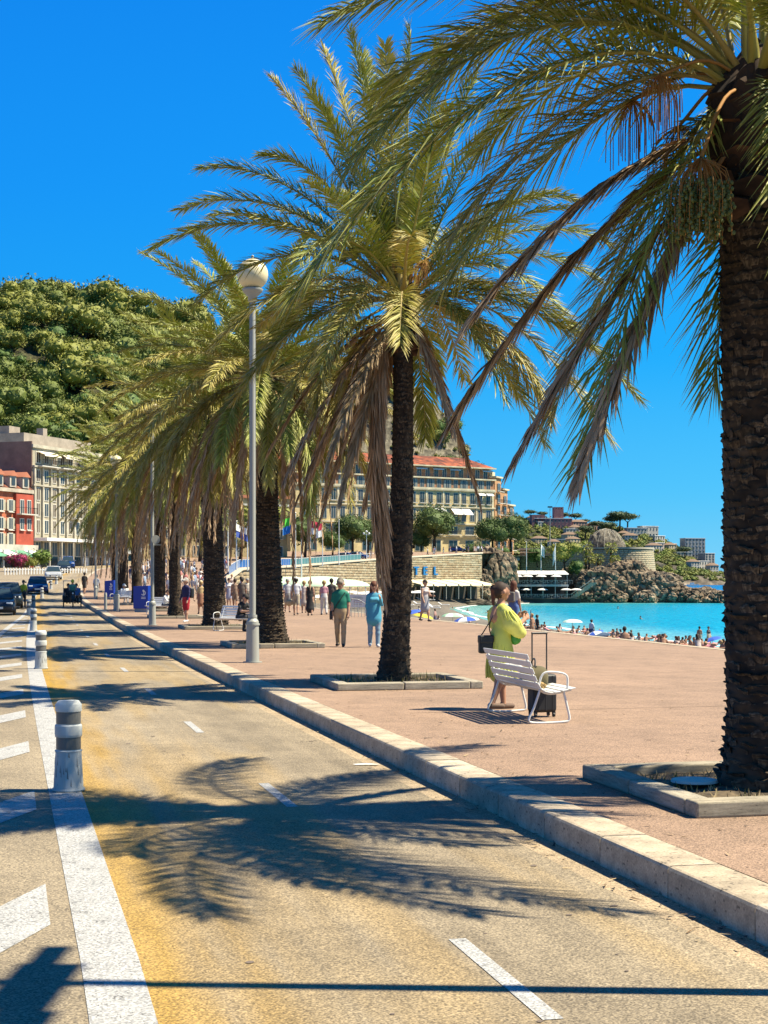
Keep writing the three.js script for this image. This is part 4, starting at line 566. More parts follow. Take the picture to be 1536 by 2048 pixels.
// walkers in the middle distance
const walkers = [
  [592, 75, { top: [.72, .72, .74], bottom: [.42, .36, .26], leg: 1, H: 1.8, hair: hairs.dark, swing: .18, hat: [.7, .7, .68] }, 'man in white shirt and beige shorts carrying a straw basket, seen from behind', Math.PI],
  [620, 74, { top: [.015, .014, .014], bottom: [.015, .014, .014], leg: 4, female: true, sleeve: 0, hair: hairs.brown, H: 1.66, swing: .12 }, 'woman in long black dress with bare shoulders, seen from behind', Math.PI],
  [648, 76, { top: [.52, .25, .30], bottom: [.62, .6, .58], leg: 2, female: true, hair: hairs.blond, H: 1.66, swing: .14 }, 'woman in pink top and white trousers walking away', Math.PI + .2],
  [663, 77, { top: [.08, .07, .06], bottom: [.10, .09, .08], leg: 1, hair: hairs.dark, H: 1.76, swing: .16, skin: SK2 }, 'man in dark top beside the woman in pink', Math.PI - .2],
  [608, 80, { top: [.6, .5, .45], bottom: [.5, .42, .36], leg: 3, female: true, hair: hairs.blond, H: 1.64, swing: .1 }, 'woman in pale dress behind the man in white shirt', Math.PI],
  [575, 82, { top: [.5, .5, .52], bottom: [.3, .28, .26], leg: 1, hair: hairs.grey, H: 1.74, swing: .16 }, 'walker in grey top next to the stout palm trunk', .2],
  [402, 78, { top: [.50, .36, .17], bottom: [.34, .16, .09], leg: 3, female: true, hair: hairs.blond, H: 1.64, swing: .14, hat: [.6, .48, .3] }, 'woman in straw hat, mustard top and rust skirt', Math.PI + .3],
  [193, 114, { top: [.76, .75, .74], bottom: [.45, .45, .42], leg: 1, hair: hairs.grey, H: 1.76, swing: .2 }, 'person in white shirt and grey shorts walking along the kerb', Math.PI],
  [169, 125, { top: [.03, .025, .02], bottom: [.05, .04, .035], leg: 1, hair: hairs.dark, H: 1.74, swing: .3, skin: TAN }, 'runner in dark clothes on the cycle lane', Math.PI],
  [458, 95, { top: [.68, .68, .7], bottom: [.4, .4, .5], leg: 3, female: true, hair: hairs.brown, swing: .12 }, 'woman in white top and blue-grey skirt beside the stout palm', 0],
  [470, 88, { top: [.36, .24, .16], bottom: [.28, .2, .14], leg: 1, hair: hairs.brown, swing: .1, sleeve: 0, skin: TAN }, 'bare-backed tanned man in brown shorts', Math.PI],
  [484, 86, { top: [.13, .10, .08], bottom: [.12, .10, .09], leg: 2, hair: hairs.dark, swing: .1, H: 1.78 }, 'man in brown shirt and trousers by the lamp post', Math.PI],
  [495, 91, { top: [.62, .55, .45], bottom: [.3, .26, .2], leg: 1, hair: hairs.grey, swing: .16 }, 'man in cream shirt and shorts behind the lamp post', .3],
];
walkers.forEach(([px, Z, o, label, yaw], i) => { const p = stand(px, Z, { ...o, cell: .026 }, label, undefined, rise((Z - OZ) / DZ - 2) + .2, yaw); if (i === 0) part('straw_basket', new THREE.SphereGeometry(.2, 12, 8).scale(1.1, .8, .6).translate(.35, .62, .05), mat(.5, .38, .22, .9), p); });
// the crowd further up the promenade: repeated figures
{
  const looks = [{ top: [.72, .71, .7], bottom: [.3, .3, .34], leg: 1, hair: hairs.dark }, { top: [.6, .62, .68], bottom: [.05, .05, .07], leg: 2, hair: hairs.grey }, { top: [.62, .5, .42], bottom: [.62, .5, .42], leg: 3, female: true, hair: hairs.blond }, { top: [.05, .06, .12], bottom: [.5, .46, .38], leg: 1, hair: hairs.brown }, { top: [.55, .2, .18], bottom: [.66, .64, .6], leg: 3, female: true, hair: hairs.brown }, { top: [.30, .40, .55], bottom: [.12, .14, .2], leg: 2, hair: hairs.dark, hat: [.7, .68, .6] }];
  const names = ['white-shirted stroller in grey shorts in the far crowd', 'pale-shirted stroller in dark trousers in the far crowd', 'stroller in sand-coloured dress in the far crowd', 'navy-shirted stroller in beige shorts in the far crowd', 'stroller in red top and white skirt in the far crowd', 'stroller in blue shirt and sun hat in the far crowd'];
  const protos = looks.map((l, i) => { const p = thing('person', names[i], 'person', [0, 0, 0], 0, ['white-shirted strollers', 'pale-shirted strollers', 'strollers in sand dresses', 'navy strollers', 'strollers in red tops', 'strollers in blue with hats'][i]); part('body', person({ ...l, cell: .058, swing: .15 }), M.skin, p); p.userData.used = false; return p; });
  const r = rng(44), used = new Set();
  const put = (x, y, z) => { const i = Math.floor(r() * 6), yaw = r() * 6.28; if (!used.has(i)) { used.add(i); protos[i].position.set(x, y, z); protos[i].rotation.y = yaw; } else dup(protos[i], [x, y, z], yaw); };
  for (let k = 0; k < 64; k++) { const t = 92 + r() * 95, e = edgeU(t) - bow(t), u = lerp(4.2, e - 1, Math.pow(r(), .8)), q = S(t, u, .2); put(q.x, q.y, q.z); }
  for (let k = 0; k < 34; k++) { const t = 285 + r() * 70, u = edgeU(t) - 1.2 - r() * 5, q = S0(t, u); put(q.x, rise(t) + .2, q.z); }
  protos.forEach((p) => { delete p.userData.used; });
  scene.children.forEach((o) => { delete o.userData.used; });
}
// bathers on the beach just below the edge
{
  const bath = (o) => person({ sleeve: 0, leg: 0, shoes: SK, cell: .068, ...o });
  const kinds = [
    ['sunbather sitting upright on a towel, tanned, in dark swimwear', bath({ sit: true, top: SK2, bottom: [.02, .02, .04], skin: SK2, hair: hairs.dark, bend: .1, arms: [-.4, -.4] }), -.42],
    ['sunbather sitting bent forward in pale swimwear', bath({ sit: true, top: [.6, .5, .45], bottom: [.5, .4, .36], skin: SK, hair: hairs.brown, female: true, longHair: true, bend: .3, arms: [.6, .6] }), -.42],
    ['sunbather leaning back in blue swimwear', bath({ sit: true, top: TAN, bottom: [.03, .1, .3], skin: TAN, hair: hairs.brown, bend: -.5, arms: [-.7, -.7] }), -.42],
    ['sunbather lying flat on a towel', bath({ top: TAN, bottom: [.3, .05, .05], skin: TAN, hair: hairs.dark, swing: .02 }).rotateX(-Math.PI / 2 + .12).translate(0, .14, .8), 0],
    ['sunbather lying on one side in pink swimwear', bath({ top: [.6, .25, .3], bottom: [.6, .25, .3], skin: SK, hair: hairs.blond, female: true, swing: .1, bend: .3 }).rotateX(-Math.PI / 2 + .1).translate(0, .14, .8), 0]];
  const protos = kinds.map(([l, g, dy], i) => { const p = thing('person', l, 'person', [0, 0, 0], 0, ['upright sunbathers', 'bent sunbathers', 'leaning sunbathers', 'lying sunbathers', 'sunbathers on their side'][i]); part('body', g, M.skin, p); return p; }), used = new Set(), r = rng(61);
  const towelMats = [mat(.7, .7, .72, .95), mat(.08, .25, .6, .95), mat(.62, .25, .3, .95), mat(.7, .6, .35, .95)];
  const towel = (x, y, z, k, a) => { const g = new THREE.PlaneGeometry(.8, 1.7, 6, 10).rotateX(-Math.PI / 2), P = g.attributes.position; for (let i = 0; i < P.count; i++) P.setY(i, fbm(P.getX(i) * 3 + x, P.getZ(i) * 3 + z, 3) * .07); g.computeVertexNormals(); const m = single('beach_towel', g, towelMats[k], ['white', 'blue', 'pink', 'sand-coloured'][k] + ' towel spread under the sunbathers by the promenade edge', 'towel', 'beach towels'); m.position.set(x, y, z); m.rotation.y = a; };
  for (let k = 0, n = 0; k < 4000 && n < 165; k++) { // those that the promenade edge does not hide, spread over the sloping shingle
    const t = 55 + r() * 110, u = 22 + r() * 33, q = S0(t, u), Z = -q.z; if (q.x > shoreX(Z) - 1) continue; const y = beachY(q.x, Z), te = 0; let hid = false;
    for (let f = .2; f < .95; f += .02) { const x = q.x * f, zz = Z * f, eu = (x - OX) * DZ + (zz - OZ) * -DX; if (eu < 13.5 && eu > 0 && lerp(EYE, y + .45, f) < .25 + rise(tOf(x, zz))) { hid = true; break; } } if (hid) continue; n++;
    const i = Math.floor(r() * 5), yaw = r() * 6.28, py = y + kinds[i][2] + .06; if (!used.has(i)) { used.add(i); protos[i].position.set(q.x, py, q.z); protos[i].rotation.y = yaw; } else dup(protos[i], [q.x, py, q.z], yaw);
    if (r() < .35) towel(q.x, y + .05, q.z, Math.floor(r() * 4), yaw);
  }
  for (const [px, Z, o, label, yaw] of [[1183, 122, { top: [.55, .62, .72], bottom: [.05, .08, .2], leg: 1, hair: hairs.dark, skin: TAN }, 'man in pale blue shirt standing behind the surfboard', 2.4], [1399, 137, { top: SK2, bottom: [.35, .33, .25], leg: 1, sleeve: 0, hair: hairs.dark, skin: SK2 }, 'tanned man in khaki trunks standing on the beach', 2.8], [1417, 137.5, { top: [.05, .05, .06], bottom: [.4, .36, .3], leg: 3, female: true, hair: hairs.dark, skin: SK }, 'woman in dark top and towel wrap standing on the beach', .5], [1074, 110, { top: [.02, .02, .025], bottom: [.03, .03, .03], leg: 1, hair: hairs.dark, skin: TAN }, 'person in black standing on the beach behind the woman in yellow', 2], [1064, 104, { top: TAN, bottom: TAN, leg: 0, sleeve: 0, hair: hairs.blond, skin: TAN, arms: [2.9, .2] }, 'tanned bather with one arm raised straight up', .8], [870, 165, { top: [.5, .3, .25], bottom: [.1, .1, .2], leg: 1, hair: hairs.brown, skin: TAN }, 'bather standing by the water beyond the blue parasol', 1], [838, 190, { top: [.6, .58, .5], bottom: [.5, .1, .1], leg: 1, hair: hairs.dark, skin: SK }, 'bather in red shorts on the far beach', 2]])
  stand(px, Z, { cell: .045, ...o }, label, undefined, beachY(atX(px, Z), Z), yaw);
  const sb = thing('surfboard', 'grey and white surfboard held upright on its edge on the beach', 'surfboard', [atX(1199, 120), beachY(atX(1199, 120), 120) + .55, -120], .2); part('deck', new THREE.SphereGeometry(1, 24, 12).scale(.85, .24, .05).rotateZ(.12), mat(.22, .30, .42, .3), sb); part('stripe', box(1.2, .012, .104, 0, .02, 0), M.white, sb); part('fin', box(.1, .08, .01, -.55, .12, .06), M.dark, sb);
}
// beach parasols
function parasol(name, x, y, z, R, h, mats, label, group, tilt = 0, flat = .32) {
  const p = thing(name, label, 'parasol', [x, y, z], 0, group), n = 8; part('pole', cyl(.022, .022, h, 0, 0, 0, 6), M.offwhite, p);
  for (let i = 0; i < n; i++) { const pos = [], idx = [], a0 = i / n * 6.2832, a1 = (i + 1) / n * 6.2832; for (let j = 0; j <= 4; j++) { const f = j / 4, rr = R * Math.sin(f * 1.35) / Math.sin(1.35), yy = h - R * flat * (1 - Math.cos(f * 1.35)) * 1.25; for (let k = 0; k <= 2; k++) { const a = lerp(a0, a1, k / 2), s = 1 - (k === 1 ? .035 * f : 0); pos.push(Math.cos(a) * rr * s, yy, Math.sin(a) * rr * s); if (j && k) { const q = j * 3 + k; idx.push(q - 4, q - 3, q - 1, q - 1, q - 3, q); } } } part('canopy_panel', geo(pos, idx), mats[i % mats.length], p); }
  p.rotation.z = tilt; return p;
}
const bl = mat(.04, .12, .55, .85), grn = mat(.35, .62, .38, .85), yel = mat(.72, .62, .05, .85), wht = M.whiteCloth;
for (const [px, Z, R, h, m, label, tilt] of [[1145, 128, .85, 1.7, [wht, mat(.55, .72, .6, .85)], 'white and pale green beach parasol among the sunbathers', 0], [829, 150, 1.1, 1.6, [bl], 'bright blue beach parasol beside the slender palm', .25], [842, 146, 1.0, 1.3, [yel], 'yellow beach parasol below the blue one', -.2], [905, 150, 1.1, 1.5, [wht, grn], 'white and green beach parasol near the water', 0], [935, 140, 1.2, 1.3, [wht, bl], 'white parasol with blue panels lying low by the water', .1], [1195, 116, .8, .9, [bl, wht], 'blue and white parasol half folded beside the surfboard', .4], [1430, 128, .8, 1.0, [bl], 'small blue beach shelter beside the palm trunk', .3]]) parasol('beach_parasol', atX(px, Z), beachY(atX(px, Z), Z), -Z, R, h, m, label, 'beach parasols', tilt);
// ---------------------------------------------------------------- vehicles
function loft(st, ring) { const pos = [], idx = []; st.forEach((s, i) => { const R = ring(...s); R.forEach((p) => pos.push(...p)); if (i) { const n = R.length; for (let k = 0; k < n; k++) { const a = (i - 1) * n + k, b = (i - 1) * n + (k + 1) % n, c = i * n + k, d = i * n + (k + 1) % n; idx.push(a, b, c, c, b, d); } } }); const n = ring(...st[0]).length, e = (st.length - 1) * n; for (let k = 1; k < n - 1; k++) { idx.push(0, k + 1, k); idx.push(e, e + k, e + k + 1); } return geo(pos, idx).toNonIndexed(); }
const ring = (z, w, y0, y1, tuck) => { const h = y1 - y0; return [[-w * .9, y0, z], [-w, y0 + h * .2, z], [-w, y0 + h * .55, z], [-w * .97, y0 + h * .8, z], [-w * (tuck ?? .88), y1, z], [0, y1 + .02, z], [w * (tuck ?? .88), y1, z], [w * .97, y0 + h * .8, z], [w, y0 + h * .55, z], [w, y0 + h * .2, z], [w * .9, y0, z]]; };
function smooth(g) { g.computeVertexNormals(); return g; }
function car(label, px, Z, paint, o = {}) {
  const { H = 1.46, L = 4.4, W = .9, turn = TURN } = o, x = atX(px, Z), c = thing('parked_car', label, 'car', [x, rise(tOf(x, Z)) + (o.y ?? 0), -Z], turn, 'cars on the carriageway'); c.name = c.name.replace('parked_car', 'car');
  const l = L / 2, belt = H * .63, pm = mat(...paint, .25, { metalness: .25 });
  part('body', loft([[-l, W * .82, .38, belt * .8], [-l + .08, W * .93, .24, belt * .95], [-l + .7, W, .2, belt], [0, W, .2, belt], [l * .42, W, .2, belt * .98], [l - .5, W * .98, .2, belt * .87], [l - .12, W * .9, .24, belt * .76], [l, W * .78, .34, belt * .62]], ring), pm, c);
  const roof = [[-l + .25, W * .84, belt - .03, belt + .02, .96], [-l + .95, W * .86, belt - .03, H - .04, .78], [-.1, W * .88, belt - .03, H, .78], [l * .18, W * .88, belt - .03, H - .05, .76], [l * .52, W * .86, belt - .05, belt + .02, .96]];
  part('windows', loft(roof, (z, w, y0, y1, k) => { const q = (f) => lerp(w, w * k, f); return [[-q(0), y0, z], [-q(.5), lerp(y0, y1, .5), z], [-q(1), y1, z], [q(1), y1, z], [q(.5), lerp(y0, y1, .5), z], [q(0), y0, z]]; }), M.glass, c);
  part('roof', loft([[-l + .9, W * .66, H - .06, H - .02], [-.1, W * .69, H - .02, H + .025], [l * .17, W * .67, H - .06, H - .025]], ring), pm, c);
  for (const s of [-1, 1]) { part('pillar', bar(V(s * W * .67, H - .03, l * .17), V(s * W * .85, belt, l * .5), .03), pm, c); part('pillar', bar(V(s * W * .76, H - .2, -.1), V(s * W * .87, belt, -.1), .035), pm, c);
    part('headlight', rbox(.34, .13, .12, .04, s * W * .64, belt * .70, l - .10), mat(.85, .86, .84, .15), c); const mi = part('door_mirror', rbox(.16, .12, .09, .04, s * (W + .08), belt + .06, l * .36), pm, c); mi.castShadow = true;
    for (const z of [l - .82, -l + .82]) { const w = part('wheel', new THREE.TorusGeometry(.235, .085, 10, 22).rotateY(Math.PI / 2).translate(s * (W - .08), .32, z), M.black, c); part('rim', merge([new THREE.CylinderGeometry(.19, .19, .04, 16).rotateZ(Math.PI / 2).translate(s * (W - .03), .32, z)]), M.steel, w); } }
  part('grille', rbox(.8, .16, .06, .03, 0, belt * .46, l - .005), M.black, c); part('number_plate', box(.5, .11, .02, 0, belt * .44, l + .035), M.white, c); part('front_bumper', rbox(W * 1.75, .16, .18, .05, 0, .33, l - .12), pm, c); part('underbody', box(W * 1.7, .16, L * .86, 0, .22, 0), M.black, c);
  return c;
}
car('dark navy hatchback leading the queue beside the hatched stripes', -2, 84, [.012, .02, .04]);
car('dark grey estate car with tall roof behind the navy hatchback', 17, 98, [.03, .04, .042], { H: 1.62 });
car('blue saloon car with dark windscreen', 75, 131, [.006, .03, .14]);
car('silver saloon car behind the blue saloon', 106, 165, [.55, .56, .55]);
car('dark small car half hidden behind the silver saloon', 127, 188, [.02, .03, .04]);
car('blue tall car at the far end of the queue', 136, 215, [.01, .06, .25], { H: 1.75, W: .92 });
{ const up = (px, Z, c, l, a) => { const x = atX(px, Z); return car(l, px, Z, c, { turn: a, y: .2 }); }; up(694, 300, [.01, .04, .3], 'bright blue car parked on the raised quay', 1.2); up(716, 312, [.015, .05, .22], 'navy car parked on the raised quay next to the bright blue one', 1.2); up(915, 384, [.01, .03, .15], 'dark blue car in front of the hotel entrance', 1.4); }
{ const x = atX(47, 100); stand(47, 100, { top: [.62, .60, .03], bottom: [.05, .05, .06], leg: 2, hair: hairs.dark, cell: .028 }, 'person in yellow high visibility vest behind the queue of cars', undefined, rise(tOf(x, 100)), .3); }
// three-wheeled pedal cab coming up the cycle lane, with driver and two passengers
{
  const Z = 100, x = atX(145, Z), y = rise(tOf(x, Z)), b = thing('pedal_cab', 'black three-wheeled pedal cab with half canopy riding up the cycle lane', 'pedal cab', [x, y, -Z], TURN), fm = mat(.015, .015, .017, .5);
  const wheel = (X, z, R) => { const w = part('wheel', new THREE.TorusGeometry(R, .035, 8, 26).rotateY(Math.PI / 2).translate(X, R + .03, z), M.black, b), sp = []; for (let i = 0; i < 8; i++) { const a = i / 8 * Math.PI; sp.push(bar(V(X, R + .03 + Math.sin(a) * R, z + Math.cos(a) * R), V(X, R + .03 - Math.sin(a) * R, z - Math.cos(a) * R), .004, 3)); } part('spokes', merge(sp), M.steel, w); part('mudguard', new THREE.TorusGeometry(R + .06, .05, 5, 14, 2.4).scale(1, 1, 1.6).rotateZ(.37).rotateY(Math.PI / 2).translate(X, R + .03, z), fm, w); };
  wheel(0, .95, .33); wheel(-.56, -.55, .33); wheel(.56, -.55, .33);
  part('frame', merge([bar(V(0, .36, .95), V(0, 1.0, .7), .03), bar(V(0, .85, .72), V(0, .35, .1), .035), bar(V(0, .35, .1), V(-.5, .36, -.5), .03), bar(V(0, .35, .1), V(.5, .36, -.5), .03), bar(V(-.62, .36, -.55), V(.62, .36, -.55), .03), bar(V(0, .35, .1), V(0, .9, .05), .03)]), fm, b);
  part('handlebar', tube([V(-.34, 1.05, .5), V(-.2, 1.1, .68), V(.2, 1.1, .68), V(.34, 1.05, .5)], .018, 14, 5), M.black, b); part('saddle', rbox(.2, .07, .28, .03, 0, .93, .05), M.black, b);
  part('passenger_bench', merge([rbox(1.1, .12, .5, .04, 0, .62, -.6), rbox(1.1, .6, .1, .04, 0, .95, -.88), rbox(1.14, .3, .5, .03, 0, .45, -.6)]), fm, b); part('lamp', new THREE.CylinderGeometry(.06, .06, .06, 12).rotateX(Math.PI / 2).translate(0, .92, .86), M.white, b); part('number_board', box(.3, .2, .02, .4, .5, -.32), M.offwhite, b);
  part('canopy', merge([rbox(.62, .05, .7, .02, -.3, 1.72, -.62), bar(V(-.56, .7, -.86), V(-.56, 1.7, -.86), .02), bar(V(-.02, .7, -.88), V(-.02, 1.7, -.88), .02)]), M.offwhite, b);
  const ride = (dx, dz, dy, o, label) => { const p = thing('person', label, 'person', [x + dx * Math.cos(TURN) + dz * Math.sin(TURN), y + dy, -Z + dz], TURN); part('body', person({ sit: true, cell: .026, ...o }), M.skin, p); };
  ride(0, -.05, .50, { top: [.10, .34, .26], bottom: [.03, .03, .035], hat: [.60, .64, .05], bend: .3, arms: [.8, .8], elbow: [.4, .4] }, 'driver in green top and yellow cap on the pedal cab'); ride(.27, -.72, .23, { top: [.03, .18, .5], bottom: [.02, .02, .03], hair: hairs.brown, bend: .1 }, 'passenger in blue top on the pedal cab bench'); ride(-.27, -.72, .23, { top: [.02, .02, .025], bottom: [.02, .02, .02], hair: hairs.dark, bend: .1 }, 'passenger in black under the pedal cab canopy');
}
// ---------------------------------------------------------------- buildings
const W1 = { frame: box(1, 1, .10), pane: box(1, 1, .06), slat: box(1, 1, .05) };
function windowAt(b, x, y, w, h, fm, sm, o = {}) {
  const f = part('window', W1.frame, fm, b); f.position.set(x, y, (o.z ?? 0) + .03); f.scale.set(w + .24, h + .24, 1);
  const q = part('pane', W1.pane, o.glass ?? M.glassBlue, f); q.scale.set(w / (w + .24), h / (h + .24), 1); q.position.z = .035;
  const mu = part('glazing_bar', W1.slat, fm, f); mu.scale.set(.08 / (w + .24), h / (h + .24), 1); mu.position.z = .05;
  if (sm) for (const s of [-1, 1]) { const k = part('shutter', W1.slat, sm, f); k.scale.set(w * .5 / (w + .24), h / (h + .24), 1.4); k.position.set(s * (w * .75 + .14) / (w + .24), 0, .04); }
  if (o.sill) { const k = part('sill', W1.frame, fm, f); k.scale.set(1.15, .12 / (h + .24), 3); k.position.set(0, -.5 - .04, .08); }
}
function balcony(b, x, y, w, d, m, z = 0) {
  const l = part('balcony', box(w, .16, d, x, y - .08, z + d / 2), M.offwhite, b), r = []; const n = Math.round(w / .28); for (let i = 0; i <= n; i++) r.push(box(.03, .9, .03, x - w / 2 + w * i / n, y + .45, z + d - .05)); r.push(box(w, .05, .05, x, y + .92, z + d - .05)); for (const s of [-1, 1]) r.push(box(.04, .05, d, x + s * (w / 2 - .02), y + .92, z + d / 2)); part('railing', merge(r), m ?? M.dark, l);
}
function awning(b, x, y, w, d, drop, m, z = 0) { const t = .03; part('awning', geo([x - w / 2, y, z, x + w / 2, y, z, x - w / 2, y - drop, z + d, x + w / 2, y - drop, z + d, x - w / 2, y - drop - .22, z + d + .01, x + w / 2, y - drop - .22, z + d + .01], [0, 1, 2, 2, 1, 3, 2, 3, 4, 4, 3, 5]), m, b); }
const plaster = (r, g, b) => mat(r, g, b, .9, { map: plasterMap });
const TH = 70 * Math.PI / 180, bx = atX(65, 235);
{ // tall pale apartment house with blank party wall
  const b = thing('apartment_building', 'tall pale apartment house with pilastered windows and blank brown party wall', 'building', [bx, 3, -235], TH), pale = plaster(.56, .50, .36), trim = plaster(.66, .60, .46), brown = plaster(.36, .23, .165);
  part('wall', box(26, 19.2, 13.9, 13.05, 9.6, -6.97), pale, b); part('party_wall', box(.2, 20, 14, -.102, 10, -7), brown, b);
  part('cornice', merge([box(26.5, .5, 14.3, 13.05, 19.3, -6.9), box(26.3, .25, .5, 13.05, 16.2, .2), box(26.3, .22, .4, 13.05, 13.3, .15), box(26.3, .25, .5, 13.05, 5.2, .2)]), trim, b); part('roof_terrace', merge([box(20, 2.2, 9, 13, 20.6, -8), box(3, 1.4, 3, 5, 22.2, -8), box(1.2, 1.6, 1.2, 12, 22.4, -6)]), plaster(.5, .42, .33), b);
  const sh = mat(.10, .075, .05, .9), fr = M.offwhite;
  for (let c = 0; c < 11; c++) { const x = 1.5 + c * 2.3; part('pilaster', box(.38, 13.6, .3, x - 1.15, 9.4, .15), trim, b); for (const [y, h] of [[14.8, 1.7], [12.0, 1.8], [9.6, 1.9], [7.0, 1.9]]) { windowAt(b, x, y, c % 2 ? 1.0 : .8, h, fr, null, { glass: c % 2 ? M.glassBlue : sh }); } windowAt(b, x, 17.6, 1.1, 1.6, fr, null, { glass: sh }); windowAt(b, x, 3.6, 1.3, 2.0, fr, null, {}); part('shop_front', box(1.7, 2.4, .12, x, 1.2, .05), c % 3 ? M.glass : M.whiteCloth, b); }
  for (let c = 0; c < 4; c++) { balcony(b, 3.5 + c * 6, 16.35, 5.2, 1.0, M.dark, .2); awning(b, 3.5 + c * 6, 18.6, 4.6, 1.3, .6, M.canvas, .2); balcony(b, 12 + c * 3.5, 8.6 - c % 2 * 2.6, 2.6, 1.0, M.dark, .1); }
  part('ground_canopy', box(26, .5, 2.6, 13, 5.0, 1.3), M.whiteCloth, b); for (let c = 0; c < 8; c++) part('canopy_post', box(.2, 4.7, .2, 1 + c * 3.4, 2.4, 2.4), trim, b);
}
{ // red house with dormers
  const b = thing('red_house', 'red plaster house with pale shutters, tiled roof and dormers beside the tall apartment house', 'house', [bx, 3, -235], TH), red = plaster(.64, .19, .09), tile = mat(.55, .19, .10, .9, { map: rockMap });
  part('wall', box(15, 11.9, 10, -7.72, 5.95, -5.2), red, b); part('side_bay', box(4.6, 11.7, .5, -2.5, 5.85, .05), plaster(.56, .10, .055), b);
  part('cornice', box(15.4, .55, 10.6, -7.72, 12.2, -5), plaster(.66, .58, .45), b);
  const rf = part('roof', geo([-15.4, 12.5, .3, 0, 12.5, .3, -15.4, 15, -3, 0, 15, -3, -15.4, 15, -8, 0, 15, -8], [0, 1, 2, 2, 1, 3, 2, 3, 4, 4, 3, 5], [0, 0, 9, 0, 0, 3, 9, 3, 0, 6, 9, 6]), tile, b);
  for (const x of [-12.6, -9.2, -5.8, -2.4]) { const d = part('dormer', merge([box(1.7, 1.7, 1.8, x, 13.5, -.5)]), plaster(.66, .60, .5), b); part('dormer_roof', geo([x - 1.1, 14.3, .6, x, 15.1, .6, x + 1.1, 14.3, .6, x - 1.1, 14.3, -2, x, 15.1, -2, x + 1.1, 14.3, -2], [0, 1, 3, 3, 1, 4, 1, 2, 4, 4, 2, 5, 0, 2, 1]), tile, d); part('dormer_window', box(.9, 1.1, .1, x, 13.5, .43), M.glassBlue, d); }
  const shp = plaster(.62, .58, .42); for (const y of [9.9, 7.2, 4.9]) for (const x of [-13.4, -10.9, -8.4, -5.9]) windowAt(b, x, y, .95, 1.6, M.offwhite, shp, { sill: true });
  for (const y of [9.8, 7.2]) for (const x of [-3.4, -1.5]) windowAt(b, x, y, .85, y > 9 ? 2.0 : 1.5, M.offwhite, null, { z: .32, sill: y < 9 }); balcony(b, -2.5, 8.75, 4.4, .9, M.dark, .3);
  part('shop_fascia', box(15, .9, 1.2, -7.72, 3.6, .6), plaster(.7, .66, .55), b); const gm = mat(.12, .33, .2, .85); for (let i = 0; i < 4; i++) awning(b, -13.4 + i * 3.6, 3.2, 3.3, 2.2, .8, i % 2 ? M.whiteCloth : gm, 1.2); for (let i = 0; i < 6; i++) part('shop_window', box(1.9, 2.2, .1, -14 + i * 2.5, 1.5, .06), M.glass, b); for (let i = 0; i < 5; i++) part('column', cyl(.16, .16, 3.2, -14.6 + i * 3.3, 0, 2.4, 8), M.offwhite, b);
}
{ const b = thing('low_building', 'low white building with dark window bands closing the end of the road', 'building', [atX(116, 285), 4.2, -285], .35); const w = M.whiteCloth; part('wall', box(16, 5.6, 8, 8, 2.8, -4), plaster(.72, .72, .68), b); part('roof_slab', box(16.6, .4, 9, 8, 5.8, -3.8), w, b); for (let i = 0; i < 4; i++) { windowAt(b, 2 + i * 4, 4.2, 2.2, 1.4, M.offwhite, null); part('shop_window', box(3.2, 1.7, .1, 2 + i * 4, 1.3, .06), M.glass, b); } part('canopy', box(15, .2, 2.4, 8, 2.5, 1.2), w, b); part('green_hoarding', box(9, 1.3, .2, 7, .65, 4), mat(.02, .13, .07, .8), b); }
{ // pavilion roof and pale shops further right, glimpsed between the palms
  const b = thing('arcade_building', 'pale yellow building with arcaded ground floor behind the palm trunks', 'building', [atX(165, 300), 4.6, -300], .5); part('wall', box(44, 14, 8, 22, 7, -4), plaster(.60, .48, .24), b); part('roof', box(45, .6, 9, 22, 14.3, -4), mat(.5, .19, .10, .9), b); for (let i = 0; i < 14; i++) for (const y of [3, 6.6, 10.2]) windowAt(b, 2 + i * 3.1, y, 1.2, 2, M.offwhite, y > 4 ? mat(.25, .33, .25, .9) : null); part('cornice', box(44.4, .4, .5, 22, 12.6, .2), M.offwhite, b); }
// shrubs by the cafe terraces
function leafMass(R, n, size, cols, seed, sy = .8, lobes = 6) {
  const r = rng(seed), pos = [], idx = [], col = [], L = []; let c = 0; for (let i = 0; i < lobes; i++) { const a = r() * 6.28, d = i ? Math.sqrt(r()) * .62 : 0; L.push([Math.cos(a) * d * R, (r() - .35) * R * .7 * sy, Math.sin(a) * d * R, R * (.42 + r() * .28)]); }
  for (const [x, y, z, q] of L) { // inner boughs
    const g = new THREE.IcosahedronGeometry(q * .66, 1), P = g.attributes.position; for (let i = 0; i < P.count; i++) { const k = .8 + n3(P.getX(i) * 3 / q + x, P.getY(i) * 3 / q, P.getZ(i) * 3 / q, seed) * .42; pos.push(x + P.getX(i) * k, y + P.getY(i) * k * sy, z + P.getZ(i) * k); col.push(...cols[0]); idx.push(c++); } g.dispose(); }
  for (let i = 0; i < n; i++) { const [x, y, z, q] = L[Math.floor(r() * lobes)], u = r() * 2 - 1, a = r() * 6.283, s = Math.sqrt(1 - u * u), rad = q * (.55 + Math.pow(r(), .6) * .55), px = x + Math.cos(a) * s * rad, py = y + u * rad * sy, pz = z + Math.sin(a) * s * rad; const cc = cols[Math.floor(r() * cols.length)], k = .75 + r() * .5; const v = () => [(r() - .5) * size, (r() - .5) * size, (r() - .5) * size]; for (let q2 = 0; q2 < 3; q2++) { const w = v(); pos.push(px + w[0], py + w[1], pz + w[2]); col.push(cc[0] * k, cc[1] * k, cc[2] * k); idx.push(c++); } }
  return geo(pos, idx, null, col);
}
const leafMat = new THREE.MeshStandardMaterial({ color: lin(1, 1, 1), vertexColors: true, roughness: .7, side: THREE.DoubleSide });
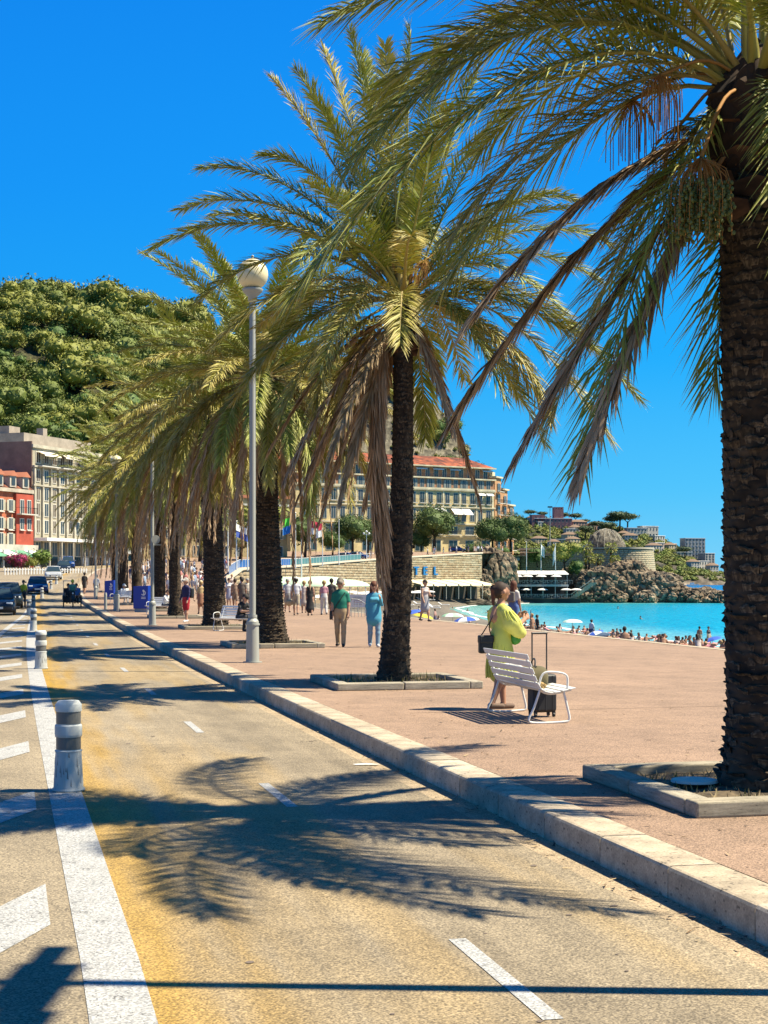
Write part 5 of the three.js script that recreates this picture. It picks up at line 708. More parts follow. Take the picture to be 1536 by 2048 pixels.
const G1 = [[.13, .165, .018], [.17, .20, .024], [.11, .14, .018]], G2 = [[.22, .23, .028], [.26, .26, .036], [.18, .20, .026]], G3 = [[.075, .135, .014], [.105, .17, .018], [.06, .105, .014]], G4 = [[.21, .195, .075], [.18, .17, .06], [.24, .215, .09]], PINK = [[.35, .02, .10], [.10, .03, .02], [.14, .05, .03], [.04, .06, .01]];
function shrub(px, py, Z, R, cols, label, seed, sy = .8) { const q = at(px, py, Z), p = thing('shrub', label, 'shrub', [q.x, q.y, q.z], seed, undefined); part('foliage', leafMass(R, 1100, R * .2, cols, seed, sy), leafMat, p); part('stem', merge([0, 1, 2].map((i) => bar(V((i - 1) * R * .3, -R * 1.1, 0), V((i - 1) * R * .15, 0, R * .1), R * .04, 5))), M.bark, p); return p; }
shrub(28, 1122, 190, 1.6, PINK, 'dark red bougainvillea bush by the shop awnings', 3, .7); shrub(42, 1119, 188, 1.0, [[.45, .03, .14], [.35, .02, .08], [.05, .07, .01]], 'bright pink flowering bush beside the red bougainvillea', 4); shrub(85, 1117, 200, 1.7, [[.12, .19, .015], [.16, .23, .02], [.08, .13, .01]], 'bright green bush beside the pink flowering bush', 5, .7); shrub(62, 1124, 196, 1.1, G2, 'small green bush between the pink and bright green bushes', 6);
{ const b = thing('terrace_fence', 'white picket fence in front of the flowering bushes', 'fence', [atX(10, 178), rise(168), -178], .9); for (let i = 0; i < 30; i++) part('picket', box(.12, 1.1, .06, i * .42, .55, 0), M.white, b); part('rail', box(12.6, .08, .08, 6.1, .9, -.06), M.white, b); }
const BANNER = [mat(.01, .11, .36, .8), mat(.06, .20, .22, .8), mat(.03, .14, .28, .8)];
// ---------------------------------------------------------------- hotel on the raised quay
{
  const th = 33 * Math.PI / 180, b = thing('hotel_building', 'large cream and brick hotel with red tiled hip roof above the stone wall', 'hotel', [29.2, 8.3, -408], th);
  const cream = plaster(.88, .70, .35), brick = plaster(.56, .27, .14), tile = mat(.70, .17, .055, .85, { map: rockMap }), trim = plaster(.90, .79, .52), fr = plaster(.62, .60, .5), sh = plaster(.30, .36, .33), dk = M.dark, g2 = mat(.06, .08, .09, .25);
  part('wall', box(62, 16.6, 14, -31, 8.3, -7), cream, b); part('brick_storey', box(62, 3.1, 13.96, -31, 18.15, -6.98), brick, b); part('attic_storey', box(61.2, 3.2, 12.4, -31.2, 21.3, -7.6), brick, b);
  part('roof', geo([-63, 22.9, .2, .4, 22.9, .2, -63, 22.9, -14, .4, 22.9, -14, -60, 25.9, -7, -4.5, 25.9, -7], [0, 1, 4, 4, 1, 5, 1, 3, 5, 3, 2, 5, 5, 2, 4, 2, 0, 4], [0, 0, 20, 0, 0, 5, 20, 5, 1, 3, 19, 3]), tile, b);
  part('cornice', merge([box(63, .3, 14.8, -31, 22.8, -7), box(62.6, .35, 1.0, -31, 19.75, .1), box(62.4, .4, .6, -31, 16.7, .2), box(62.4, .35, .5, -31, 12.3, .2), box(62.4, .4, .6, -31, 7.9, .2), box(62.4, .3, .4, -31, 4.6, .15)]), trim, b);
  for (let c = 0; c < 22; c++) { const x = -1.9 - c * 2.66; if (c % 2 === 0) part('pilaster', box(.5, 8.2, .22, x + 1.33, 12.3, .1), trim, b);
    windowAt(b, x, 21.2, 1.2, 2.2, fr, null, { z: -1.35, glass: c % 3 ? g2 : M.glass }); windowAt(b, x, 18.2, 1.05, 2.3, fr, c % 2 ? sh : null, { z: 0, glass: g2 }); windowAt(b, x, 14.6, 1.25, 2.6, fr, null, { glass: c % 2 ? g2 : M.glass }); windowAt(b, x, 10.1, 1.25, 2.8, fr, null, { glass: g2 }); if (c % 2 === 0) { windowAt(b, x - .8, 6.2, 2.6, 1.9, fr, null, { glass: g2 }); windowAt(b, x - .8, 2.2, 2.6, 2.7, fr, null, { glass: M.glass }); balcony(b, x - .8, 5.1, 4.4, .8, dk, .1); }
    balcony(b, x, 13.2, 1.9, .6, dk, .1); if (c < 2) awning(b, x, 16.2, 2.2, 1.0, .5, M.whiteCloth, .15); if (c === 4 || c === 6 || c === 3) awning(b, x, 12.0, 3.4, 1.8, 1.5, M.whiteCloth, .15); if ([0, 4, 6, 8].includes(c)) awning(b, x, 22.5, 3.4, 1.2, .4, M.whiteCloth, -1.2); }
  balcony(b, -31, 19.9, 62, 1.3, dk, -1.2); part('rail_band', box(62, .5, .08, -31, 16.95, .5), trim, b);
  // side wing stepping down towards the sea
  const w = thing('hotel_wing', 'narrow sunlit orange wing of the hotel stepping down towards the sea', 'building', [29.6, 8.3, -408.2], 66 * Math.PI / 180), or = plaster(.66, .36, .17);
  part('wall', merge([box(5, 20.5, 8, 2.5, 10.25, -4.2), box(5, 17.5, 8, 7.6, 8.75, -4.2), box(5, 13.5, 8, 12.7, 6.75, -4.2)]), or, w); part('cornice', merge([box(5.3, .4, 8.6, 2.5, 20.7, -4), box(5.3, .4, 8.6, 7.6, 17.7, -4), box(5.2, .4, 8.6, 12.8, 13.7, -4)]), trim, w);
  for (let i = 0; i < 3; i++) for (let y = 0; y < 6 - i; y++) { windowAt(w, 2.6 + i * 5, 2.6 + y * 3.1, 1.7, 1.9, fr, null, { glass: g2 }); balcony(w, 2.6 + i * 5, 1.4 + y * 3.1, 3.6, 1.0, dk, .05); } part('roof_terrace', merge([box(2, 1.2, 2, 1.4, 21.4, -2), box(3, .8, 3, 7, 18.2, -3)]), trim, w);
}
// ---------------------------------------------------------------- retaining wall with the blue letters
const seaWallT = (px) => { let lo = 150, hi = 347; for (let i = 0; i < 40; i++) { const m = (lo + hi) / 2, p = S0(m, edgeU(m)); if (768 + p.x / -p.z * F < px) lo = m; else hi = m; } return (lo + hi) / 2; };
{
  const w = thing('stone_wall', 'long retaining wall of pale yellow stone blocks carrying the raised quay', 'wall'), sm = [mat(.60, .47, .28, .9, { map: stoneMap }), mat(.68, .56, .36, .9, { map: stoneMap }), mat(.52, .38, .22, .9, { map: stoneMap })];
  const ts = range(118, 331, 3), top = (t) => rise(t) + .15; part('core', strip(ts, [0, 1, 2], (t, u, j) => { const p = S0(t, edgeU(t) + [0, 0, .3][j] - .02, 0); p.y = j === 0 ? top(t) : j === 1 ? lerp(top(t), wallBase(t), .5) : wallBase(t) - .8; return p; }, 1), mat(.30, .22, .13, 1), w);
  const r = rng(8), buckets = [[], [], []]; const pts = range(150, 331, .5).map((t) => ({ t, p: S0(t, edgeU(t)) })); let arc = [0]; for (let i = 1; i < pts.length; i++) arc.push(arc[i - 1] + pts[i].p.distanceTo(pts[i - 1].p)); const atArc = (s) => { let i = 1; while (i < arc.length - 1 && arc[i] < s) i++; const f = clamp((s - arc[i - 1]) / (arc[i] - arc[i - 1]), 0, 1); return { t: lerp(pts[i - 1].t, pts[i].t, f), p: pts[i - 1].p.clone().lerp(pts[i].p, f), d: pts[i].p.clone().sub(pts[i - 1].p).normalize() }; };
  for (let row = 0; row < 22; row++) { let s = r() * .8; while (s < arc[arc.length - 1] - 1.3) { const len = .6 + r() * .9, a = atArc(s + len / 2), y = -2.6 + row * .5, tp = top(a.t); if (y + .46 < tp && y > -2.8) { const n = V(-a.d.z, 0, a.d.x).multiplyScalar(1), ln = len / 2 - .025, pr = .05 + r() * .10, c = a.p, f = (dx, dy, o) => [c.x + a.d.x * dx + n.x * o, y + dy, c.z + a.d.z * dx + n.z * o]; const e = .04; buckets[Math.floor(r() * 3)].push(geo([...f(-ln, .02, 0), ...f(ln, .02, 0), ...f(ln, .47, 0), ...f(-ln, .47, 0), ...f(-ln + e, .02 + e, pr), ...f(ln - e, .02 + e, pr), ...f(ln - e, .47 - e, pr), ...f(-ln + e, .47 - e, pr)], [4, 5, 6, 4, 6, 7, 0, 1, 5, 0, 5, 4, 1, 2, 6, 1, 6, 5, 2, 3, 7, 2, 7, 6, 3, 0, 4, 3, 4, 7], [0, 0, len, 0, len, .45, 0, .45, 0, 0, len, 0, len, .45, 0, .45].map((v) => v + row * .7 + s * .3))); } s += len; } }
  buckets.forEach((l, i) => { part('stone_blocks', mergeGeometries(l.map((g) => g.toNonIndexed())), sm[i], w).userData.kind = 'stuff'; });
  part('coping', strip(ts, [0, 1, 2, 3], (t, u, j) => { const p = S0(t, edgeU(t) + [-.5, -.5, .25, .25][j], 0); p.y = rise(t) + [.21, .42, .42, .1][j]; return p; }, 1), M.kerb[1], w);
  // railing with blue and green mesh banners along the top
  const rail = thing('quay_railing', 'pale metal railing with blue mesh banners along the raised quay', 'railing'), rb = []; for (let t = 165; t < 290; t += 2) { const p = S0(t, edgeU(t) - .3), q = S0(t + 2, edgeU(t + 2) - .3), y = rise(t) + .4, y2 = rise(t + 2) + .4; rb.push(bar(V(p.x, y, p.z), V(p.x, y + 1.05, p.z), .03, 5), bar(V(p.x, y + 1.05, p.z), V(q.x, y2 + 1.05, q.z), .03, 5)); if (t < 282) { const c = t % 3 < 1.5 || t < 215; part('mesh_banner', geo([p.x, y + .05, p.z + .06, q.x, y2 + .05, q.z + .06, p.x, y + 1.0, p.z + .06, q.x, y2 + 1.0, q.z + .06], [0, 1, 2, 2, 1, 3]), t < 230 ? BANNER[0] : BANNER[t % 4 ? 1 : 2], rail); } } part('rails', merge(rb), M.white, rail);
}
{ // blue letters fixed to the stones
  const font = await new FontLoader().loadAsync('fonts/droid/droid_sans_bold.typeface.json'), lm = mat(.01, .17, .45, .5), g = thing('wall_lettering', 'large blue letters reading HOTEL fixed to the stone wall', 'sign'); const cs = [['H', 791], ['O', 809], ['T', 830], ['E', 848], ['L', 869]];
  for (const [ch, px] of cs) { const t = seaWallT(px), p = S0(t, edgeU(t)), q = S0(t + 1, edgeU(t + 1)), d = q.clone().sub(p), Z = -p.z, size = 17 * Z / F; const tg = new TextGeometry(ch, { font, size, depth: .25, curveSegments: 6 }); tg.computeBoundingBox(); tg.translate(-(tg.boundingBox.max.x + tg.boundingBox.min.x) / 2, 0, 0); tg.scale(1.5, 1, 1); const m = part('letter', tg, lm, g); m.position.set(p.x, EYE + (1157 - 1150) / F * Z, p.z).addScaledVector(V(-d.z, 0, d.x).normalize(), .2); m.rotation.y = Math.atan2(-d.z, d.x); }
}
{ // beach bar awnings at the foot of the wall
  const b = thing('beach_bar', 'long cream canvas awning over the shaded beach bar under the blue letters', 'beach bar', [0, 0, 0]); const a = seaWallT(800), e = 328, n = 6, lean = mat(.78, .68, .46, .9);
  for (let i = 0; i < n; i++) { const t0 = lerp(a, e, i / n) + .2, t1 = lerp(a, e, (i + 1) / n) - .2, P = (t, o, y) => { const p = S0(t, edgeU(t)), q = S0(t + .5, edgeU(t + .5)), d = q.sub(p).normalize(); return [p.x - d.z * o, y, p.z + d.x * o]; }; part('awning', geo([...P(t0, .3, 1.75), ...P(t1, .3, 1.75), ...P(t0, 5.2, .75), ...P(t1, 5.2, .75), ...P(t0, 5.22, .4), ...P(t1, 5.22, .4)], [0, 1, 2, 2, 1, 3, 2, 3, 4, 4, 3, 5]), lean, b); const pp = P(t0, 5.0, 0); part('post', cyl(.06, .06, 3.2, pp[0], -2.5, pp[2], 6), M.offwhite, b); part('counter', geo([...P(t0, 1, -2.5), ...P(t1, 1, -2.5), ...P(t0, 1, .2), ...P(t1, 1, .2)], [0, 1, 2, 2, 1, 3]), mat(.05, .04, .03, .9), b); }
}
// beach club canopies, parasols and loungers
{
  const pg = mat(.55, .74, .50, .8); [[640, 168, 4.2], [575, 172, 4.0], [690, 176, 3.0]].forEach(([px, Z, R], i) => { const p = thing('dome_canopy', ['broad pale green dome canopy over the beach club', 'pale green dome canopy behind the stout palm', 'small pale green dome canopy nearest the wall letters'][i], 'canopy', [atX(px, Z), -2, -Z], .3, 'dome canopies'); const n = 8; for (let k = 0; k < n; k++) part('canopy_panel', new THREE.SphereGeometry(R, 4, 6, k / n * 6.2832, 6.2832 / n, 0, 1.45).scale(1, .30, .8).translate(0, 3.0, 0), k % 2 ? pg : mat(.62, .78, .55, .8), p); for (const [x, z] of [[-1, -1], [1, -1], [1, 1], [-1, 1]]) part('post', cyl(.05, .05, 3.2, x * R * .66, 0, z * R * .52, 6), M.white, p); });
  const r = rng(19); for (let i = 0; i < 34; i++) { const px = 600 + i * 11.5 + r() * 8, Z = lerp(205, 345, Math.pow((px - 600) / 390, .8)) - r() * 22, x = atX(px, Z); if (x > shoreX(Z) - 4) continue; const y = -2.7; parasol('club_parasol', x, y, -Z, 1.15 + r() * .25, 2.2 + r() * .5, [wht], 'white beach club parasol at the foot of the stone wall', 'white beach club parasols', 0, .28); }
  const lg = thing('sun_lounger', 'white beach lounger in rows below the stone wall', 'sun lounger', [0, 0, 0], 0, 'white beach loungers'); part('mattress', merge([rbox(.65, .1, 1.3, .03, 0, .35, .25), rbox(.65, .1, .75, .03, 0, 0, 0).rotateX(.6).translate(0, .55, -.65)]), M.whiteCloth, lg); for (const [x, z] of [[-.28, -.4], [.28, -.4], [-.28, .8], [.28, .8]]) part('leg', cyl(.02, .02, .32, x, 0, z, 5), M.grey, lg);
  let first = true; for (let i = 0; i < 36; i++) { const px = 690 + r() * 250, Z = lerp(230, 330, r()), x = atX(px, Z); if (x > shoreX(Z) - 3) continue; if (first) { lg.position.set(x, -2.75, -Z); lg.rotation.y = 1.2; first = false; } else dup(lg, [x, -2.75, -Z], 1.2 + r() * .2); }
  // notice board and steps railing at the promenade edge
  const Z = 74, s = thing('notice_board', 'white notice board with small print and a framed strip at the beach steps', 'notice board', [atX(716, Z), .2, -Z], -.1); part('board', box(.95, .62, .05, 0, .72, 0), M.white, s); part('leg', box(.06, .72, .06, -.4, .36, -.02), M.grey, s); part('leg', box(.06, .72, .06, .4, .36, -.02), M.grey, s); part('print', merge([box(.5, .03, .01, 0, .86, .03), box(.34, .015, .01, 0, .92, .03), box(.4, .02, .01, 0, .56, .03)]), M.grey, s); part('framed_strip', merge([box(.36, .015, .01, 0, .74, .03), box(.36, .015, .01, 0, .66, .03), box(.015, .09, .01, -.18, .7, .03), box(.015, .09, .01, .18, .7, .03)]), mat(.45, .2, .22, .8), s);
  const q = thing('steps_railing', 'sloping grey tube railing at the top of the beach steps', 'railing', [atX(703, 72), .2, -72], .2); part('handrail', tube([V(0, .85, 0), V(.35, .8, 0), V(.9, .45, 0)], .022, 16, 6), M.grey, q); for (let i = 0; i < 6; i++) part('baluster', bar(V(i * .16, -.05 - i * .05, 0), V(i * .16, .86 - i * .075, 0), .014, 5), M.grey, q);
}
// flag poles
{
  const flagCols = { white: [wht], greenblue: [mat(.10, .62, .05, .8), mat(.02, .2, .6, .8)], red: [mat(.55, .03, .07, .8), wht], whiteblue: [wht, mat(.05, .1, .4, .8)] };
  const pole = (px, Z, ty, fl, label, by) => { const x = atX(px, Z), y0 = by ?? rise(tOf(x, Z)) + .2, top = EYE + (1157 - ty) / F * Z, p = thing('flag_pole', label, 'flag pole', [x, y0, -Z], 0, 'flag poles on the quay'); part('pole', cyl(.09, .05, top - y0, 0, 0, 0, 8), M.white, p); part('finial', new THREE.SphereGeometry(.12, 8, 6).translate(0, top - y0, 0), M.steel, p); if (fl) { const [w, h, d, c] = fl; for (let s = 0; s < c.length; s++) { const pos = [], idx = [], n = 8; for (let i = 0; i <= n; i++) { const f = i / n, a = .3 * Math.sin(f * 7 + px), yy = top - y0 - .3 - d * f * h; pos.push(f * w * .8, yy - h * s / c.length, a, f * w * .8, yy - h * (s + 1) / c.length, a + .1); if (i) idx.push(i * 2 - 2, i * 2, i * 2 - 1, i * 2 - 1, i * 2, i * 2 + 1); } part('flag', geo(pos, idx), c[s], p); } } };
  pole(591, 215, 1026, [-2.2, 2.2, .3, flagCols.greenblue], 'flag pole with bright green and blue flag'); pole(603, 170, 1018, null, 'tallest bare flag pole in front of the stone wall', -2); pole(621, 235, 1038, [1.5, 2.0, .1, flagCols.red], 'flag pole with red and white flag beside the bare pole'); pole(645, 250, 1042, [-1.7, 2.2, .2, flagCols.red], 'flag pole with red and white flag hanging towards the beach'); pole(678, 262, 1040, null, 'bare flag pole in front of the quay trees'); pole(473, 190, 1043, [1.8, 1.6, .4, flagCols.whiteblue], 'flag pole with white and blue flag beside the lamp post'); pole(495, 195, 1045, null, 'bare flag pole behind the lamp post'); pole(456, 188, 1050, null, 'bare flag pole beside the stout palm trunk');
  pole(1053, 372, 1084, null, 'bare white flag pole above the terrace restaurant', 3.2); pole(1082, 372, 1086, [1.0, 2.6, .3, flagCols.white], 'white flag pole with white flag above the terrace restaurant', 3.2); pole(1111, 372, 1088, [-.8, 3.2, .6, flagCols.white], 'white flag pole with long limp white flag above the restaurant', 3.2);
  const x = atX(1100, 400), l = thing('mast_lamp', 'tall slim lamp mast rising above the monument wall', 'street lamp', [x, 9.5, -400]); part('pole', cyl(.12, .07, 11, 0, 0, 0, 8), M.grey, l); part('lamp_head', box(1.2, .35, .5, 0, 11.1, 0), M.dark, l);
  const x2 = atX(733, 300), l2 = thing('quay_lamp', 'white globe lamp cluster on the raised quay', 'street lamp', [x2, rise(291) + .2, -300]); part('pole', cyl(.08, .05, 5, 0, 0, 0, 8), M.white, l2); for (const d of [-.5, 0, .5]) part('globe', new THREE.SphereGeometry(.22, 10, 8).translate(d, 5 + (d ? 0 : .4), 0), M.whiteCloth, l2); part('arm', box(1.0, .06, .06, 0, 4.8, 0), M.white, l2);
}
// ---------------------------------------------------------------- trees and the castle hill
function treeProto(name, label, R, H, cols, seed, sy, nLeaf, group) {
  const p = thing(name, label, 'tree', [0, 0, 0], 0, group), r = rng(seed); const limbs = [bar(V(0, 0, 0), V(.1 * R, H * .55, 0), R * .085, 7, R * .055)]; for (let i = 0; i < 5; i++) { const a = i * 1.4 + r(); limbs.push(bar(V(.1 * R, H * .5, 0), V(Math.cos(a) * R * .5, H * .8 + r() * R * .2, Math.sin(a) * R * .5), R * .04, 5, R * .018)); }
  part('trunk', merge(limbs), M.bark, p); part('crown', leafMass(R, Math.round(nLeaf * 1.25), R * .16, cols, seed, sy, 9).translate(0, H, 0), leafMat, p); return p;
}
const crest = (X) => table([[-260, 90], [-150, 88], [-118, 80], [-104, 82], [-94, 83], [-77, 77], [-47, 71], [-20, 70], [-2.7, 65], [9.3, 58], [16.7, 53], [22, 46], [26.5, 37], [31, 15], [34, 6]], X);
const footZ = (X) => table([[-260, 320], [-100, 330], [-60, 345], [-30, 410], [10, 424], [34, 432]], X);
const hillY = (X, Z) => { const c = crest(X), f = clamp((Z - footZ(X)) / (462 - footZ(X)), 0, 1), n = fbm(X * .06, Z * .06, 15) - .5; return lerp(6, c, Math.pow(f, .62)) + n * 9 * Math.sin(Math.PI * f) + (f >= 1 ? -(Z - 462) * .25 : 0); };
{
  const xs = [...range(-260, -130, 10), ...range(-126, 36, 2)], pos = [], uv = [], col = [], idx = [], NZ = 52; xs.forEach((X, i) => { for (let j = 0; j <= NZ; j++) { const z0 = footZ(X) - 3, Z = j <= 44 ? lerp(z0, 462, j / 44) : 462 + (j - 44) * 9, y = j === 0 ? 4 : hillY(X, Z) + (fbm(X * .35, Z * .35 + 7, 3) - .5) * 3.2; pos.push(X + (fbm(Z * .3, X * .2, 4) - .5) * 2, y, -Z); uv.push(X * .5, y * .5); const rocky = X > -12 ? .85 : sstep(.62, .74, fbm(X * .05 + 3, Z * .05, 9)); const k = .75 + fbm(X * .5, y * .5, 12) * .5; col.push(lerp(.17, .44, rocky) * k, lerp(.17, .38, rocky) * k, lerp(.055, .27, rocky) * k); if (i && j) { const n = NZ + 1, q = i * n + j; idx.push(q - n - 1, q - n, q - 1, q - 1, q - n, q); } } });
  struct('castle_hill', geo(pos, idx, uv, col), new THREE.MeshStandardMaterial({ map: rockMap, color: lin(1, 1, 1), vertexColors: true, roughness: 1, side: THREE.DoubleSide }));
  const grp = 'trees on the castle hill', protos = [treeProto('hill_tree', 'dark green rounded evergreen tree on the wooded hillside', 4.6, 5.5, G1, 401, .85, 1500, grp), treeProto('hill_tree', 'yellow-green broad pine tree on the wooded hillside', 5.2, 6.5, G2, 402, .7, 1600, grp), treeProto('hill_tree', 'deep green oak tree on the wooded hillside', 4.0, 4.6, G3, 403, .9, 1400, grp), treeProto('hill_tree', 'grey-green olive tree on the wooded hillside', 4.2, 4.6, G4, 404, .85, 1400, grp), treeProto('hill_tree', 'small bright green tree on the wooded hillside', 3.0, 3.2, [[.06, .12, .012], [.09, .16, .02], [.05, .09, .012]], 405, .9, 1100, grp)];
  const used = new Set(), r = rng(77); const put = (i, X, Z, s) => { const y = hillY(X, Z) - 2.4 * s, yaw = r() * 6.28; let o; if (!used.has(i)) { used.add(i); o = protos[i]; o.position.set(X, y, -Z); o.rotation.y = yaw; } else o = dup(protos[i], [X, y, -Z], yaw); o.scale.setScalar(s); };
  const spots = []; for (let k = 0; k < 6000 && spots.length < 225; k++) { const X = -134 + r() * 96, f = .04 + r() * .94, Z = lerp(footZ(X), 460, f), sz = .75 + r() * r() * 1.1; if (fbm(X * .05 + 3, Z * .05, 9) > .74) continue; if (spots.some((q) => Math.hypot(q[0] - X, (q[1] - Z) * .7) < (q[2] + sz) * 1.65)) continue; spots.push([X, Z, sz]); const v = fbm(X * .07, Z * .07, 41); put(v < .42 ? 0 : v < .5 ? 2 : v < .57 ? 1 : r() < .6 ? 3 : 4, X, Z, sz); }
  for (let i = 0; i < 12; i++) put([1, 1, 0, 1, 2, 0, 1, 1, 0, 3, 1, 0][i], -114 + i * 5.2 + r() * 3, 458 + r() * 5, 1.1 + r() * .6);
  for (let i = 0; i < 26; i++) put([0, 1, 2, 0][i % 4], -132 + i * 4.4 + r() * 3, 446 + r() * 10, .75 + r() * .45);
  for (let i = 0; i < 34; i++) { const X = -28 + r() * 52, Z = lerp(footZ(X) + 8, 460, r()); if (X > 2 && X < 17 && r() < .75 && Z < 450) continue; put([0, 2, 3, 4, 2][i % 5], X, Z, .55 + r() * .5); }
  for (let i = 0; i < 16; i++) put([2, 4, 2, 0][i % 4], 15 + r() * 12, 436 + r() * 24, .6 + r() * .35);
  { // scrub between the trees
    const im = new THREE.InstancedMesh(leafMass(1.9, 130, .55, [...G2, ...G4], 733, .75, 5), leafMat, 1500); im.name = 'hill_scrub'; im.userData = { label: 'low scrub covering the castle hill between the trees', category: 'scrub', kind: 'stuff' }; const m4 = new THREE.Matrix4(), cc = new THREE.Color(); im.castShadow = im.receiveShadow = true;
    for (let i = 0; i < 1500; i++) { const X = -136 + r() * 162, Z = lerp(footZ(X) + 2, 462, r()), s = X > -12 ? (r() < .35 ? .5 : .06) : .6 + r() * .9; m4.compose(V(X, hillY(X, Z) + .3, -Z), new THREE.Quaternion().setFromAxisAngle(V(0, 1, 0), r() * 6), V(s, s * (.7 + r() * .6), s)); im.setMatrixAt(i, m4); const g = .6 + r() * .6; im.setColorAt(i, cc.setRGB(g, g * (.85 + r() * .25), g)); } scene.add(im);
  }
  // quay trees
  const mk = (R, H, cols, seed) => { const g = new THREE.Group(), limbs = [bar(V(0, 0, 0), V(.3, H * .7, 0), R * .08, 7, R * .05)]; for (let i = 0; i < 5; i++) limbs.push(bar(V(.3, H * .6, 0), V(Math.cos(i * 1.4) * R * .5, H, Math.sin(i * 1.4) * R * .5), R * .04, 5, R * .018)); part('trunk', merge(limbs), M.bark, g); part('crown', leafMass(R, 6500, R * .115, cols, seed, .85, 12).translate(0, H, 0), leafMat, g); return g; };
  const dense = mk(4.6, 6, [[.07, .115, .016], [.10, .145, .02], [.055, .09, .014]], 451), dense2 = mk(4.0, 5, [[.06, .11, .014], [.085, .14, .018], [.05, .085, .014]], 452);
  const q = (pi, px, py, Z, s, label) => { const o = (pi === 0 ? dense : pi === 2 ? dense2 : protos[pi]).clone(); o.name = numbered('quay_tree'); const a = at(px, py, Z); if (Z > 383 && px < 1030) a.y = Math.min(a.y, 8.2); if (Z < 340) a.y = Math.min(a.y, rise(tOf(a.x, Z)) + .2); o.position.copy(a); o.scale.setScalar(s); o.rotation.y = px; o.userData = { label, category: 'tree', group: 'trees along the quay' }; scene.add(o); };
  q(0, 868, 1092, 384, 1.2, 'round dark tree in front of the hotel entrance'); q(2, 842, 1092, 386, .7, 'smaller dark tree beside the hotel palm'); q(2, 985, 1105, 386, 1.15, 'dark tree hanging over the end of the stone wall'); q(0, 1022, 1107, 388, 1.0, 'dark tree above the terrace restaurant roof'); q(4, 1000, 1135, 382, .9, 'green bush clinging to the rock below the dark trees'); q(2, 962, 1150, 380, 1.0, 'dark creeper bush on the cliff beside the stone wall'); q(4, 1075, 1135, 386, .9, 'light green shrub behind the white flag poles'); q(1, 1130, 1148, 384, .8, 'yellow-green tree beside the terrace restaurant'); q(4, 1155, 1160, 386, .9, 'bright shrub at the foot of the monument wall'); q(0, 705, 1102, 330, .9, 'round green tree on the raised quay behind the parked cars'); q(2, 665, 1100, 325, .7, 'small green tree on the raised quay by the bare flag pole'); q(0, 735, 1102, 335, .8, 'green tree on the raised quay beside the globe lamps'); q(1, 520, 1120, 300, 1.1, 'grey-green tree between the stout palm trunks'); q(3, 480, 1122, 290, 1.0, 'olive tree behind the white and blue flag'); q(1, 400, 1124, 280, 1.0, 'yellow-green tree behind the palm row'); q(0, 610, 1108, 320, .9, 'dark tree behind the bright green flag');
}
// small palms near the hotel and the monument
function smallPalm(px, py, Z, h, R, label, fan, seed) { const a = at(px, py, Z), p = thing('small_palm', label, 'palm tree', [a.x, a.y, a.z], 0, 'palms around the hotel and monument'), r = rng(seed); part('trunk', merge([cyl(.28, .2, h, 0, 0, 0, 8)]), M.bark, p); for (let i = 0; i < 26; i++) { const az = i * 2.4, el = lerp(1.2, -.8, i / 26), d = V(Math.cos(az) * Math.cos(el), Math.sin(el), Math.sin(az) * Math.cos(el)), e = V(Math.cos(az) * Math.cos(el - .8), Math.sin(el - .8), Math.sin(az) * Math.cos(el - .8)), A = V(0, h, 0), B = A.clone().addScaledVector(d, R * .55), C = B.clone().addScaledVector(e, R * .5); part('frond', frondGeo({ pts: [A, B, C], n: fan ? 12 : 22, len: fan ? .8 : .6, w: .06, seed: seed + i, start: fan ? .55 : .15, a1: fan ? 45 : 25, ...(i > 16 ? OLIVE : GREEN) }), M.frond, p); } }
smallPalm(828, 1097, 388, 4.5, 3.6, 'feathery palm in front of the hotel beside the dark tree', false, 601); smallPalm(1172, 1150, 388, 7.0, 1.9, 'fan palm with bushy skirt before the monument wall', true, 640); smallPalm(1196, 1152, 389, 4.4, 1.7, 'short fan palm between the two tall ones', true, 680); smallPalm(1222, 1152, 390, 7.2, 1.8, 'tall thin fan palm before the monument dome', true, 720); smallPalm(1230, 1152, 388, 4.2, 1.4, 'low fan palm beside the tall thin one', true, 760); smallPalm(1178, 1152, 387, 4.6, 1.7, 'shorter fan palm against the bushy one', true, 790);
// ---------------------------------------------------------------- rocks, monument bastion, terrace restaurant
const rockMats = [mat(.62, .46, .29, .95, { map: rockMap }), mat(.54, .39, .24, .95, { map: rockMap }), mat(.68, .52, .34, .95, { map: rockMap })];
function cells(x, y, z, s) { const X = Math.floor(x), Y = Math.floor(y), Z = Math.floor(z); let a = 9, b = 9, id = 0; for (let i = -1; i < 2; i++) for (let j = -1; j < 2; j++) for (let k = -1; k < 2; k++) { const h = hash2(X + i + (Z + k) * 57, Y + j, s), h2 = hash2(Y + j + (X + i) * 31, Z + k, s + 1), h3 = hash2(Z + k + (Y + j) * 17, X + i, s + 2), d = (X + i + h - x) ** 2 + (Y + j + h2 - y) ** 2 + (Z + k + h3 - z) ** 2; if (d < a) { b = a; a = d; id = h * .5 + h2 * .5; } else if (d < b) b = d; } return [Math.sqrt(b) - Math.sqrt(a), id]; }
